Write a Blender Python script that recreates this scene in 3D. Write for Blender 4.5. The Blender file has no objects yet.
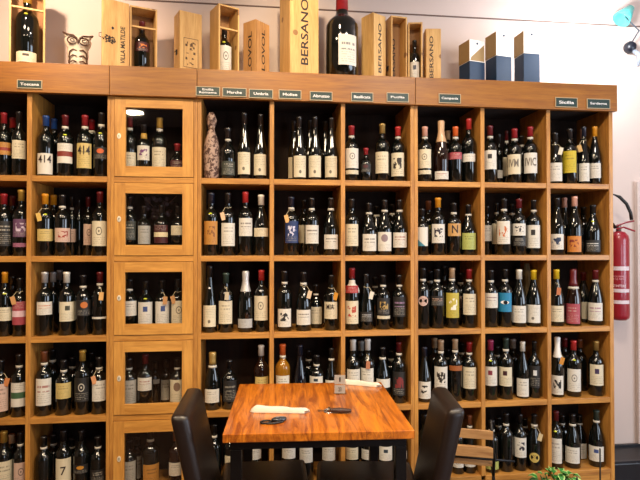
import bpy, bmesh, math, random
from mathutils import Vector, Matrix, noise
random.seed(7)
C = bpy.context.scene.collection
PI = math.pi
# ---------------------------------------------------------------- camera
F_PX, CAM, YAW, PIT = 540.0, Vector((0.0, -2.63, 1.34)), 0.1212, 0.0116
FW = Vector((math.sin(YAW)*math.cos(PIT), math.cos(YAW)*math.cos(PIT), math.sin(PIT)))
RT = Vector((math.cos(YAW), -math.sin(YAW), 0.0))
UP = RT.cross(FW)
cam_d = bpy.data.cameras.new('camera'); cam = bpy.data.objects.new('camera', cam_d); C.objects.link(cam)
cam_d.sensor_width = 36.0; cam_d.lens = F_PX*36.0/640.0; cam_d.clip_start = 0.02
cam.matrix_world = Matrix(((RT.x, UP.x, -FW.x, CAM.x), (RT.y, UP.y, -FW.y, CAM.y), (RT.z, UP.z, -FW.z, CAM.z), (0, 0, 0, 1)))
bpy.context.scene.camera = cam
# ---------------------------------------------------------------- world, lights, exposure
vs = bpy.context.scene.view_settings
vs.view_transform = 'Standard'; vs.look = 'None'; vs.gamma = 1.0; vs.use_curve_mapping = False; vs.exposure = 0.12
w = bpy.data.worlds.new('world'); bpy.context.scene.world = w; w.use_nodes = True
w.node_tree.nodes['Background'].inputs[0].default_value = (0.75, 0.85, 1.0, 1); w.node_tree.nodes['Background'].inputs[1].default_value = 0.8
ROOM = dict(x0=-2.9, x1=3.3, y0=-4.6, y1=0.32, z1=2.90)
WARM, NEUT, COOL = (1.0, 0.78, 0.52), (1.0, 0.88, 0.74), (0.72, 0.84, 1.0)
LAMPS = [  # x, y, power, colour, diameter : round ceiling lamps
    (-1.36, -3.66, 24, WARM, .22), (0.3, -3.4, 24, WARM, .22), (1.7, -3.2, 22, NEUT, .22),
    (-0.12, -1.45, 34, WARM, .42), (1.05, -1.4, 30, NEUT, .42), (-1.2, -1.5, 32, WARM, .42)]
SPOTS = [  # from, aim, power, colour, cone : ceiling spotlights out of frame
    ((-1.05, -0.5, 2.75), (-0.95, 0.3, 2.36), 50, (1.0, .74, .54), 80),
    ((0.15, -0.55, 2.75), (0.2, 0.25, 2.34), 25, WARM, 70),
    ((0.35, -2.1, 2.75), (0.2, -0.7, 0.74), 72, WARM, 42)]
def area(name, loc, aim, size, power, col, shape='DISK', sy=None):
    d = bpy.data.lights.new(name, 'AREA'); d.shape = shape; d.size = size
    if sy: d.size_y = sy
    d.energy = power; d.color = col
    o = bpy.data.objects.new(name, d); C.objects.link(o); o.location = loc
    o.rotation_euler = (Vector(aim)-Vector(loc)).to_track_quat('-Z', 'Y').to_euler()
    return o
for x, y, p, c, sz in LAMPS:
    area('ceiling_lamp_light', (x, y, 2.85), (x, y, 0), sz, p, c)
for a, b, p, c, cone in SPOTS:
    d = bpy.data.lights.new('spotlight_light', 'SPOT'); d.energy = p; d.color = c; d.spot_size = math.radians(cone)
    d.spot_blend = 0.8; d.shadow_soft_size = 0.035
    o = bpy.data.objects.new('spotlight_light', d); C.objects.link(o); o.location = a
    o.rotation_euler = (Vector(b)-Vector(a)).to_track_quat('-Z', 'Y').to_euler()
area('window_daylight', (3.2, -1.9, 1.45), (0.5, -0.6, 1.2), 1.5, 45, COOL, 'RECTANGLE', 1.3)

area('window_daylight', (1.7, -4.55, 1.3), (1.2, 0, 1.1), .9, 26, COOL, 'RECTANGLE', 1.9)
wl = bpy.data.lights.new('wall_lamp_light', 'POINT'); wl.energy = 24; wl.color = (.93, .96, 1.0); wl.shadow_soft_size = .05
wlo = bpy.data.objects.new('wall_lamp_light', wl); C.objects.link(wlo); wlo.location = (1.84, 0.0, 2.5)

# ---------------------------------------------------------------- helpers
def at(u, v, y):
    """point of the photograph's pixel (u, v) on the upright plane at depth y"""
    d = FW + RT*((u-320)/F_PX) - UP*((v-240)/F_PX)
    return CAM + d*((y-CAM.y)/d.y)
def atz(u, v, z):
    d = FW + RT*((u-320)/F_PX) - UP*((v-240)/F_PX)
    return CAM + d*((z-CAM.z)/d.z)
def lin(h):
    if isinstance(h, tuple): return h
    r = [int(h[i:i+2], 16)/255 for i in (0, 2, 4)]
    return tuple(c/12.92 if c <= 0.04045 else ((c+0.055)/1.055)**2.4 for c in r)
def obj(name, bm, m, parent=None, smooth=False, bevel=0):
    me = bpy.data.meshes.new(name)
    if smooth:
        for f in bm.faces: f.smooth = True
    bmesh.ops.recalc_face_normals(bm, faces=bm.faces[:]) if smooth != 'keep' else None
    bm.to_mesh(me); bm.free()
    if m: me.materials.append(m)
    o = bpy.data.objects.new(name, me); C.objects.link(o)
    if parent: o.parent = parent
    if bevel:
        b = o.modifiers.new('bevel', 'BEVEL'); b.width = bevel; b.segments = 2; b.limit_method = 'ANGLE'
    return o
def tag(o, label, cat, group=None, kind=None):
    o['label'] = label; o['category'] = cat
    if group: o['group'] = group
    if kind: o['kind'] = kind
    return o
def empty(name, loc=(0, 0, 0), rz=0.0):
    o = bpy.data.objects.new(name, None); C.objects.link(o); o.location = loc; o.rotation_euler = (0, 0, rz); o.empty_display_size = 0.05
    return o
def struct(name, bm, m, parent=None, **k):
    o = obj(name, bm, m, parent, **k)
    if not parent: o['kind'] = 'structure'
    return o
def bx(bm, x0, x1, y0, y1, z0, z1, M=None):
    vs_ = [bm.verts.new((x, y, z)) for x in (x0, x1) for y in (y0, y1) for z in (z0, z1)]
    if M:
        for q in vs_: q.co = M @ q.co
    for f in ((0, 1, 3, 2), (4, 6, 7, 5), (0, 4, 5, 1), (2, 3, 7, 6), (0, 2, 6, 4), (1, 5, 7, 3)):
        bm.faces.new([vs_[i] for i in f])
    return bm
def ring(bm, x0, x1, z0, z1, i0, i1, j0, j1, y0, y1):
    """rectangular frame in one piece: outer x0..x1, z0..z1, opening i0..i1, j0..j1"""
    o = [[bm.verts.new((x, y, z)) for x, z in ((x0, z0), (x1, z0), (x1, z1), (x0, z1))] for y in (y0, y1)]
    n = [[bm.verts.new((x, y, z)) for x, z in ((i0, j0), (i1, j0), (i1, j1), (i0, j1))] for y in (y0, y1)]
    for k in range(4):
        m = (k+1) % 4
        bm.faces.new((o[0][k], o[0][m], n[0][m], n[0][k])); bm.faces.new((o[1][k], n[1][k], n[1][m], o[1][m]))
        bm.faces.new((o[0][k], o[1][k], o[1][m], o[0][m])); bm.faces.new((n[0][k], n[0][m], n[1][m], n[1][k]))
    return bm
def box(*a, M=None): return bx(bmesh.new(), *a, M=M)
def lathe(bm, prof, seg=18, c=(0, 0, 0), M=None):
    rings = []
    for r, z in prof:
        ring = []
        for i in range(seg):
            a = 2*PI*i/seg; p = Vector((c[0]+r*math.cos(a), c[1]+r*math.sin(a), c[2]+z))
            ring.append(bm.verts.new(M @ p if M else p))
        rings.append(ring)
    for a, b in zip(rings, rings[1:]):
        for i in range(seg):
            j = (i+1) % seg; bm.faces.new((a[i], a[j], b[j], b[i]))
    bm.faces.new(rings[0][::-1]); bm.faces.new(rings[-1])
    return bm
def tube(bm, pts, r, seg=6):
    pts = [Vector(p) for p in pts]; rr = r if isinstance(r, (list, tuple)) else [r]*len(pts); rings = []
    n = None
    for i, p in enumerate(pts):
        t = (pts[min(i+1, len(pts)-1)]-pts[max(i-1, 0)]).normalized()
        if n is None: n = t.orthogonal().normalized()
        n = (n-t*n.dot(t)).normalized(); b = t.cross(n)
        rings.append([bm.verts.new(p+(n*math.cos(2*PI*k/seg)+b*math.sin(2*PI*k/seg))*rr[i]) for k in range(seg)])
    for a, b in zip(rings, rings[1:]):
        for i in range(seg):
            j = (i+1) % seg; bm.faces.new((a[i], a[j], b[j], b[i]))
    bm.faces.new(rings[0][::-1]); bm.faces.new(rings[-1])
    return bm
def ball(bm, c, r, sc=(1, 1, 1), u=12, v=8):
    M = Matrix.Translation(c) @ Matrix.Diagonal((r*sc[0], r*sc[1], r*sc[2], 1))
    bmesh.ops.create_uvsphere(bm, u_segments=u, v_segments=v, radius=1, matrix=M); return bm
# ---------------------------------------------------------------- materials
MATS = {}
class N:
    def __init__(s, name):
        s.m = bpy.data.materials.new(name); s.m.use_nodes = True; s.t = s.m.node_tree; s.b = s.t.nodes['Principled BSDF']
    def n(s, kind, **k):
        x = s.t.nodes.new(kind)
        for a, b in k.items(): setattr(x, a, b)
        return x
    def l(s, a, b): s.t.links.new(a, b)
    def math(s, op, a, b=None, c=None):
        x = s.n('ShaderNodeMath', operation=op)
        for i, q in enumerate((a, b, c)):
            if q is None: continue
            if isinstance(q, (int, float)): x.inputs[i].default_value = q
            else: s.l(q, x.inputs[i])
        return x.outputs[0]
    def mix(s, f, a, b):
        x = s.n('ShaderNodeMix', data_type='RGBA')
        for i, q in ((0, f), (6, a), (7, b)):
            if isinstance(q, (int, float)): x.inputs[i].default_value = q
            elif isinstance(q, tuple): x.inputs[i].default_value = (*q[:3], 1)
            else: s.l(q, x.inputs[i])
        return x.outputs[2]
def plain(col, rough=0.5, metal=0.0, coat=0.0, emit=0.0, name=None):
    key = ('p', col, rough, metal, coat, emit)
    if key in MATS: return MATS[key]
    a = N(name or 'paint'); c = lin(col)
    a.b.inputs['Roughness'].default_value = rough
    a.b.inputs['Metallic'].default_value = metal; a.b.inputs['Coat Weight'].default_value = coat
    nz = a.n('ShaderNodeTexNoise'); nz.inputs['Scale'].default_value = 40
    tc = a.n('ShaderNodeTexCoord'); a.l(tc.outputs['Object'], nz.inputs['Vector'])
    a.l(a.mix(nz.outputs[0], tuple(x*0.88 for x in c), tuple(min(1, x*1.12) for x in c)), a.b.inputs['Base Color'])
    if emit:
        a.b.inputs['Emission Color'].default_value = (*c, 1); a.b.inputs['Emission Strength'].default_value = emit
    MATS[key] = a.m; return a.m
def wood(c1, c2, axis='X', rough=0.42, sc=9, name='oak', knots=False, coat=0.0):
    key = ('w', c1, c2, axis, rough, sc, knots)
    if key in MATS: return MATS[key]
    a = N(name); tc = a.n('ShaderNodeTexCoord'); mp = a.n('ShaderNodeMapping')
    s = {'X': (1.0, sc, sc), 'Y': (sc, 1.0, sc), 'Z': (sc, sc, 1.0)}[axis]
    mp.inputs['Scale'].default_value = s; a.l(tc.outputs['Object'], mp.inputs[0])
    oi = a.n('ShaderNodeObjectInfo'); ad = a.n('ShaderNodeVectorMath', operation='ADD'); a.l(mp.outputs[0], ad.inputs[0])
    rv = a.math('MULTIPLY', oi.outputs['Random'], 37.0); cb = a.n('ShaderNodeCombineXYZ')
    for i in range(3): a.l(rv, cb.inputs[i])
    a.l(cb.outputs[0], ad.inputs[1])
    n1 = a.n('ShaderNodeTexNoise'); n1.inputs['Scale'].default_value = 3.0; n1.inputs['Detail'].default_value = 8; n1.inputs['Roughness'].default_value = 0.62
    n1.inputs['Distortion'].default_value = 0.5; a.l(ad.outputs[0], n1.inputs['Vector'])
    n2 = a.n('ShaderNodeTexNoise'); n2.inputs['Scale'].default_value = 14.0; n2.inputs['Detail'].default_value = 4; a.l(ad.outputs[0], n2.inputs['Vector'])
    r = a.n('ShaderNodeValToRGB'); r.color_ramp.elements[0].position = 0.36; r.color_ramp.elements[1].position = 0.64
    r.color_ramp.elements[0].color = (*lin(c1), 1); r.color_ramp.elements[1].color = (*lin(c2), 1)
    m1 = a.math('MULTIPLY_ADD', n2.outputs[0], 0.35, a.math('MULTIPLY', n1.outputs[0], 0.68)); a.l(m1, r.inputs[0])
    col = r.outputs[0]
    if knots:
        v = a.n('ShaderNodeTexVoronoi'); v.inputs['Scale'].default_value = 7; a.l(tc.outputs['Object'], v.inputs['Vector'])
        k = a.math('LESS_THAN', v.outputs['Distance'], 0.1); col = a.mix(a.math('MULTIPLY', k, 0.7), col, lin('6b3d18'))
    a.l(col, a.b.inputs['Base Color']); a.b.inputs['Roughness'].default_value = rough; a.b.inputs['Coat Weight'].default_value = coat
    bp = a.n('ShaderNodeBump'); bp.inputs['Strength'].default_value = 0.12; bp.inputs['Distance'].default_value = 0.002
    a.l(n2.outputs[0], bp.inputs['Height']); a.l(bp.outputs[0], a.b.inputs['Normal'])
    MATS[key] = a.m; return a.m
def plaster(name, col):
    a = N(name); tc = a.n('ShaderNodeTexCoord'); n1 = a.n('ShaderNodeTexNoise'); n1.inputs['Scale'].default_value = 2.5; n1.inputs['Detail'].default_value = 6
    a.l(tc.outputs['Object'], n1.inputs['Vector']); c = lin(col)
    a.l(a.mix(n1.outputs[0], tuple(x*0.93 for x in c), tuple(min(1, x*1.05) for x in c)), a.b.inputs['Base Color']); a.b.inputs['Roughness'].default_value = 0.85
    n2 = a.n('ShaderNodeTexNoise'); n2.inputs['Scale'].default_value = 120; a.l(tc.outputs['Object'], n2.inputs['Vector'])
    bp = a.n('ShaderNodeBump'); bp.inputs['Strength'].default_value = 0.1; bp.inputs['Distance'].default_value = 0.002; a.l(n2.outputs[0], bp.inputs['Height']); a.l(bp.outputs[0], a.b.inputs['Normal'])
    return a.m
def bottle_glass(col, rough=0.06):
    key = ('g', col)
    if key in MATS: return MATS[key]
    a = N('dark_glass'); a.b.inputs['Base Color'].default_value = (*lin(col), 1); a.b.inputs['Roughness'].default_value = rough
    a.b.inputs['IOR'].default_value = 1.52; a.b.inputs['Coat Weight'].default_value = 0.3; a.b.inputs['Coat Roughness'].default_value = 0.03
    nz = a.n('ShaderNodeTexNoise'); nz.inputs['Scale'].default_value = 12; bp = a.n('ShaderNodeBump'); bp.inputs['Strength'].default_value = 0.05; bp.inputs['Distance'].default_value = 0.003
    tc = a.n('ShaderNodeTexCoord'); a.l(tc.outputs['Object'], nz.inputs['Vector']); a.l(nz.outputs[0], bp.inputs['Height']); a.l(bp.outputs[0], a.b.inputs['Normal'])
    MATS[key] = a.m; return a.m
def label_mat(col, ink='2a2018', pat='T', accent='8a2a1c'):
    """printed paper: patterns run in the label's own UV, so they are printing and not light"""
    key = ('l', col, ink, pat, accent)
    if key in MATS: return MATS[key]
    a = N('label_paper'); uv = a.n('ShaderNodeUVMap'); sp = a.n('ShaderNodeSeparateXYZ'); a.l(uv.outputs[0], sp.inputs[0]); U, V = sp.outputs[0], sp.outputs[1]
    oi = a.n('ShaderNodeObjectInfo'); rnd = a.math('MULTIPLY', oi.outputs['Random'], 91.0)
    def band(x, lo, hi): return a.math('MULTIPLY', a.math('GREATER_THAN', x, lo), a.math('LESS_THAN', x, hi))
    def words(n, fill, freq, lo=0.12, hi=0.88):
        fv = a.math('FRACT', a.math('MULTIPLY', V, float(n))); row = a.math('FLOOR', a.math('MULTIPLY', V, float(n)))
        cb = a.n('ShaderNodeCombineXYZ'); a.l(a.math('MULTIPLY', U, freq), cb.inputs[0]); a.l(a.math('MULTIPLY', row, 7.3), cb.inputs[1]); a.l(rnd, cb.inputs[2])
        nz = a.n('ShaderNodeTexNoise'); nz.inputs['Scale'].default_value = 1.0; nz.inputs['Detail'].default_value = 1; a.l(cb.outputs[0], nz.inputs['Vector'])
        return a.math('MULTIPLY', a.math('MULTIPLY', band(fv, 0.3, 0.72), a.math('GREATER_THAN', nz.outputs[0], fill)), band(U, lo, hi))
    du = a.math('SUBTRACT', U, 0.5)
    base = tuple(x*.78*k_ for x, k_ in zip(lin(col), (1, .97, .9))); c = base; inkc = lin(ink); acc = lin(accent)
    small = a.math('MULTIPLY', words(13, 0.48, 30), 0.38)
    if pat == 'N': c = a.mix(0.0, base, inkc)
    elif pat == 'T':
        t = a.math('MULTIPLY', words(7, 0.45, 22, 0.2, 0.8), band(V, 0.57, 0.86)); s = a.math('MULTIPLY', small, band(V, 0.08, 0.5))
        c = a.mix(a.math('MAXIMUM', a.math('MULTIPLY', t, 0.5), s), base, inkc)
    elif pat == 'A':   # accent coloured title
        t = a.math('MULTIPLY', a.math('MULTIPLY', words(5, 0.42, 18, 0.14, 0.86), band(V, 0.5, 0.8)), 0.75); s = a.math('MULTIPLY', small, band(V, 0.06, 0.5))
        c = a.mix(a.math('MULTIPLY', s, 1.0), a.mix(t, base, acc), inkc)
    elif pat in 'RSD':
        cy = {'R': 0.6, 'S': 0.68, 'D': 0.25}[pat]; r0, r1 = {'R': (0.14, 0.185), 'S': (0.0, 0.22), 'D': (0.0, 0.09)}[pat]
        dv = a.math('SUBTRACT', V, cy); d = a.math('SQRT', a.math('ADD', a.math('MULTIPLY', du, du), a.math('MULTIPLY', a.math('MULTIPLY', dv, dv), 1.2)))
        ring = band(d, r0-0.001, r1); dot = a.math('LESS_THAN', d, 0.05)
        s = a.math('MULTIPLY', small, band(V, 0.05, 0.36) if pat != 'D' else band(V, 0.42, 0.9))
        c = a.mix(s, a.mix(a.math('MULTIPLY', a.math('MAXIMUM', ring, dot), .8), base, inkc if pat != 'S' else acc), inkc)
    elif pat == 'M':
        nz = a.n('ShaderNodeTexNoise'); nz.inputs['Scale'].default_value = 5; nz.inputs['Detail'].default_value = 3
        cb = a.n('ShaderNodeCombineXYZ'); a.l(U, cb.inputs[0]); a.l(V, cb.inputs[1]); a.l(rnd, cb.inputs[2]); a.l(cb.outputs[0], nz.inputs['Vector'])
        mo = a.math('MULTIPLY', a.math('GREATER_THAN', nz.outputs[0], 0.5), a.math('MULTIPLY', band(U, 0.22, 0.8), band(V, 0.32, 0.78)))
        s = a.math('MULTIPLY', small, band(V, 0.05, 0.3)); c = a.mix(s, a.mix(mo, base, acc), inkc)
    elif pat == 'B':
        c = a.mix(a.math('MULTIPLY', small, band(V, 0.68, 1.0)), a.mix(band(V, 0.34, 0.6), base, acc), inkc)
    elif pat == 'K':   # block in the upper middle
        k = a.math('MULTIPLY', band(U, 0.36, 0.64), band(V, 0.56, 0.8)); s = a.math('MULTIPLY', small, band(V, 0.06, 0.44)); c = a.mix(s, a.mix(k, base, acc), inkc)
    elif pat == 'V':   # green branch on blue
        k = a.math('LESS_THAN', a.math('ADD', a.math('MULTIPLY', U, 0.7), V), 0.55); c = a.mix(k, base, acc)
    a.l(c, a.b.inputs['Base Color']); a.b.inputs['Roughness'].default_value = 0.55
    MATS[key] = a.m; return a.m
def make_glass():
    a = N('window_glass'); tr = a.n('ShaderNodeBsdfTransparent'); gl = a.n('ShaderNodeBsdfGlossy'); gl.inputs['Roughness'].default_value = 0.02
    lw = a.n('ShaderNodeLayerWeight'); mx = a.n('ShaderNodeMixShader')
    a.l(a.math('MULTIPLY_ADD', a.math('POWER', lw.outputs['Facing'], 5.0), .9, .035), mx.inputs[0]); a.l(tr.outputs[0], mx.inputs[1]); a.l(gl.outputs[0], mx.inputs[2])
    a.l(mx.outputs[0], a.t.nodes['Material Output'].inputs[0]); return a.m
GLASS = make_glass()
OAK_Z = wood('94602a', 'c88e42', 'Z'); OAK_X = wood('94602a', 'c88e42', 'X'); FASC = wood('7e4a18', 'a06820', 'X', sc=14)
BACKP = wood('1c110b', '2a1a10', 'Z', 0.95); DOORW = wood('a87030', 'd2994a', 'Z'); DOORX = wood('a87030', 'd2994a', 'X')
PINE = wood('b98a4c', 'd8ae6c', 'Z', 0.55, knots=True, name='pine'); PINE_SHADED = wood('8a5c30', 'a97a45', 'Z', 0.6, name='pine_inside_shaded')  # second pine is darkened for the shade inside open boxes
BLACK = plain('141212', 0.5); METAL_BLK = plain('181616', 0.35, 0.6); STEEL = plain('b8b4ae', 0.25, 1.0); INK = plain('241810', 0.6); WHITE = plain('e9e6e2', 0.6)

# ---------------------------------------------------------------- lettering
_tc = {}
def text_mesh(s, bold=0.0):
    """glyph outlines as triangles in the XY plane, 1 unit high, centred"""
    k = (s, bold)
    if k not in _tc:
        cu = bpy.data.curves.new('lettering', 'FONT'); cu.body = s; cu.align_x = 'CENTER'; cu.offset = bold; cu.resolution_u = 3
        o = bpy.data.objects.new('lettering', cu); C.objects.link(o); dg = bpy.context.evaluated_depsgraph_get()
        me = bpy.data.meshes.new_from_object(o.evaluated_get(dg)); bpy.data.objects.remove(o); 
        vv = [v.co.copy() for v in me.vertices]; ff = [tuple(p.vertices) for p in me.polygons]
        xs = [v.x for v in vv]; ys = [v.y for v in vv]; cx, cy = (min(xs)+max(xs))/2, (min(ys)+max(ys))/2; h = max(ys)-min(ys); wd = (max(xs)-min(xs))/h
        _tc[k] = ([((v.x-cx)/h, (v.y-cy)/h) for v in vv], ff, wd); bpy.data.meshes.remove(me); bpy.data.curves.remove(cu)
    return _tc[k]
def lettering(name, s, m, parent, fn, width, height, bold=0.0):
    """fn maps (x, z) on the surface to a point"""
    vv, ff, wd = text_mesh(s, bold); bm = bmesh.new(); q = [bm.verts.new(fn(x/wd*width, y*height)) for x, y in vv]
    for f in ff:
        try: bm.faces.new([q[i] for i in f])
        except ValueError: pass
    me = bpy.data.meshes.new(name); bm.to_mesh(me); bm.free(); me.materials.append(m); o = bpy.data.objects.new(name, me); C.objects.link(o); o.parent = parent; return o

# ================================================================ ROOM
WALL = plaster('plaster_wall', 'd0bfb6'); R = ROOM
struct('floor', box(R['x0']-.1, R['x1']+.1, R['y0']-.1, R['y1']+.1, -0.1, 0), wood('4a3020', '5b3c28', 'Y', 0.5, 5, 'floor_boards'))
struct('ceiling', box(R['x0']-.1, R['x1']+.1, R['y0']-.1, R['y1']+.1, R['z1'], R['z1']+.1), plaster('plaster_ceiling', 'b9aba6'))
struct('wall_back', box(R['x0']-.1, R['x1']+.1, R['y1'], R['y1']+.1, 0, R['z1']), WALL)
struct('wall_left', box(R['x0']-.1, R['x0'], R['y0'], R['y1'], 0, R['z1']), plaster('plaster_taupe', '8a7468'))  # unseen wall, toned down to dim the reflections
b = bmesh.new(); Y0_, Y1_ = R['y0']-.1, R['y0']
bx(b, R['x0']-.1, 1.2, Y0_, Y1_, 0, R['z1']); bx(b, 2.2, R['x1']+.1, Y0_, Y1_, 0, R['z1']); bx(b, 1.2, 2.2, Y0_, Y1_, 0, .3); bx(b, 1.2, 2.2, Y0_, Y1_, 2.3, R['z1'])
wn = empty('window_2', (1.7, Y0_, .3)); wn['kind'] = 'structure'
obj('window_frame', ring(bmesh.new(), -.5, .5, 0, 2, -.44, .44, .06, 1.94, .02, .08), WHITE, wn); obj('pane', box(-.445, .445, .045, .051, .055, 1.945), GLASS, wn)
struct('wall_front', b, wood('24160f', '3a261a', 'Z', .6, name='dark_panelling'))  # unseen wall, made dark so bottles and panes reflect less
b = bmesh.new(); X0, X1 = R['x1'], R['x1']+.1
bx(b, X0, X1, R['y0'], -2.7, 0, R['z1']); bx(b, X0, X1, -1.1, R['y1'], 0, R['z1']); bx(b, X0, X1, -2.7, -1.1, 0, 0.75); bx(b, X0, X1, -2.7, -1.1, 2.15, R['z1'])
struct('wall_right', b, WALL)
wn = empty('window_1', (X0, -1.9, 0.75)); wn['kind'] = 'structure'
b = bmesh.new()
for y in (-.8, -.02, .76): bx(b, 0.02, .07, y, y+.04, 0, 1.4)
for z in (0, 1.36): bx(b, 0.02, .07, -.8, .8, z, z+.04)
obj('window_frame', b, WHITE, wn); obj('pane', box(.04, .046, -.78, .78, .02, 1.38), GLASS, wn)
# thin line where the wall meets the ceiling
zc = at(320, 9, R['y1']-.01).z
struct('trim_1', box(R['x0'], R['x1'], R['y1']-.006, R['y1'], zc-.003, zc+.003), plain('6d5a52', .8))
ux = at(637, 300, R['y1']-.02).x
struct('trim_2', box(ux, ux+.09, R['y1']-.03, R['y1'], 0, at(637, 182, R['y1']).z), plain('cdbfb8', .8), bevel=.004)

# ================================================================ SHELVING
PT, Z4 = 0.37253, 0.53598; TH = 0.027; DEP = 0.29
BZ = {k: Z4+(4-k)*PT for k in range(1, 6)}          # centre height of the board of each row
BTOP = {k: BZ[k]+TH/2 for k in BZ}
CY = -0.028
CB = at(300, 100.9, CY).z; CT = at(360, 75, CY).z; CEND = at(617.5, 95, CY).x
XA = -1.0305
def px(u): return at(u, 240, 0).x
x_l = XA-.352
units = [  # side panel inner limits, dividers
    dict(n='left', L=(x_l-.011, x_l+.011), D=[XA], Rr=(px(106.8), px(110.3))),
    dict(n='door', L=(px(110.4), px(114)), D=[], Rr=(px(193.4), px(197.2))),
    dict(n='mid', L=(px(197.4), px(201)), D=[.0845, .4347], Rr=(px(410.6), px(414.2))),
    dict(n='right', L=(px(414.4), px(418)), D=[1.1558, 1.5128], Rr=(px(609.6), px(613.4)))]
ulab = {'left': 'oak shelving unit at the left end, under the Toscana sign',
        'door': 'narrow oak cabinet with a stack of glazed doors',
        'mid': 'oak shelving unit behind the table, right of the glazed doors',
        'right': 'oak shelving unit at the right end beside the fire extinguisher'}
OP = {}
doors_par = None
for ui, q in enumerate(units):
    x0, x1 = q['L'][0], q['Rr'][1]
    t = empty('wine_shelf_unit' if q['n'] != 'door' else 'glazed_cabinet', (x0, 0, 0)); o_ = x0
    tag(t, ulab[q['n']], 'shelf' if q['n'] != 'door' else 'cabinet', 'oak wine shelving units')
    zb, zt = 0.0, CB+.02
    for s in (q['L'], q['Rr']): obj('side_panel', box(s[0]-o_, s[1]-o_, 0, DEP, zb, CT-.0256), OAK_Z, t, bevel=.0015)
    edges = [q['L'][1]]
    for d in q['D']:
        obj('divider', box(d-.0105-o_, d+.0105-o_, -.001, DEP-.006, BTOP[5]-.001, zt), OAK_Z, t, bevel=.0015); edges += [d-.0105, d+.0105]
    edges.append(q['Rr'][0])
    for i in range(0, len(edges), 2):
        OP.setdefault('cols', []).append((edges[i], edges[i+1]))
        for k in BZ: obj('shelf', box(edges[i]-o_, edges[i+1]-o_, .001, DEP-.006, BZ[k]-TH/2, BZ[k]+TH/2), OAK_X, t, bevel=.0015)
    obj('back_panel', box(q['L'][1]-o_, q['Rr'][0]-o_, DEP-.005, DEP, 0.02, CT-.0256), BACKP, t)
    obj('plinth', box(q['L'][1]-o_, q['Rr'][0]-o_, .004, .02, 0, BZ[5]-TH/2), OAK_X, t)
    fx1 = CEND if q['n'] == 'right' else x1
    obj('fascia', box(0, fx1-o_-.0012, CY, -.0004, CB, CT), FASC, t, bevel=.0015)
    obj('top_panel', box(0, fx1-o_-.0012, .0, DEP, CT-.025, CT), FASC, t)
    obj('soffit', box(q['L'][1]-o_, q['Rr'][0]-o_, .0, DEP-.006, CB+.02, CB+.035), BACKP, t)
    if q['n'] == 'door':
        dx0, dx1 = q['L'][1]+.001-o_, q['Rr'][0]-.001-o_
        panes = {1: (108, 166.5), 2: (193.5, 245), 3: (272, 324), 4: (351.5, 404), 5: (432, 486)}
        keyv = {1: 136, 2: 219, 3: 298, 4: 378.5, 5: 459}
        gx0, gx1 = px(125.2)-o_, px(182.3)-o_
        for k in BZ:
            z0 = BTOP[k]+.002; z1 = (BZ[k-1]-TH/2 if k > 1 else CB)-.002
            p1 = at(150, panes[k][0], -.002).z; p0 = at(150, panes[k][1], -.002).z
            d = obj('door', ring(bmesh.new(), dx0, dx1, z0, z1, gx0, gx1, p0, p1, -.003, .016), DOORW, t, bevel=.001)
            for za, zb_ in ((z0, p0), (p1, z1)): obj('door_rail', box(gx0+.0006, gx1-.0006, -.0038, -.0028, za, zb_), DOORX, d)
            obj('pane', box(gx0-.004, gx1+.004, .006, .009, p0-.004, p1+.004), GLASS, d)
            kp = at(119, keyv[k], -.004); M = Matrix.Translation((kp.x-o_, -.004, kp.z)) @ Matrix.Rotation(PI/2, 4, 'X')
            lk = obj('keyhole_plate', lathe(bmesh.new(), [(.011, -.001), (.011, .0012), (.009, .0016)], 14, M=M @ Matrix.Diagonal((.8, 1.25, 1, 1))), plain('e6dcc4', .35, .3), d)
            b = bmesh.new(); lathe(b, [(.0022, .0012), (.0022, .0022)], 8, M=M @ Matrix.Translation((0, .0025, 0))); bx(b, -.0012, .0012, -.006, .002, .0012, .0022, M=M); obj('keyhole', b, BLACK, d)
DOOR_LIMITS = None

# ================================================================ REGION SIGNS
signs = [('Toscana', 30, 84.5, 25, 9), ('Emilia\nRomagna', 208, 91.5, 24, 9.5), ('Marche', 234.5, 92.6, 24, 9), ('Umbria', 261, 94, 24, 9),
         ('Molise', 290, 94.7, 22.5, 9), ('Abruzzo', 321, 96.3, 22.5, 9), ('Basilicata', 362, 97.2, 22, 9), ('Puglia', 397.5, 97.7, 22, 9),
         ('Campania', 449.5, 98.8, 22, 9), ('Sicilia', 566, 102.6, 22, 9), ('Sardegna', 598, 104, 23, 9)]
SIGN = plain('1f3530', .45); SIGNF = plain('b9a684', .4)
for s, u, v, wd, hh in signs:
    c = at(u, v, CY); sc = (at(u+1, v, CY)-at(u, v, CY)).length; W2, H2 = wd*sc/2, hh*sc/2
    t = empty('name_plate', (c.x, CY, c.z)); nm = s.replace('\n', ' ')
    tag(t, 'small dark green name plate reading %s on the wooden fascia' % nm, 'sign', 'region name plates on the shelving fascia')
    b = bmesh.new(); e = .0028
    ring(b, -W2, W2, -H2, H2, -W2+e, W2-e, -H2+e, H2-e, -.006, -.0002)
    obj('frame', b, SIGNF, t); obj('plate', box(-W2+e, W2-e, -.0045, -.0003, -H2+e, H2-e), SIGN, t)
    two = '\n' in s; tw = min(W2*1.5, len(max(s.split('\n'), key=len))*.0078*1.5)
    lettering('lettering', s, WHITE, t, lambda x, z: (x, -.0052, z), tw, H2*(1.25 if two else .62), 0.02)

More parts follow.
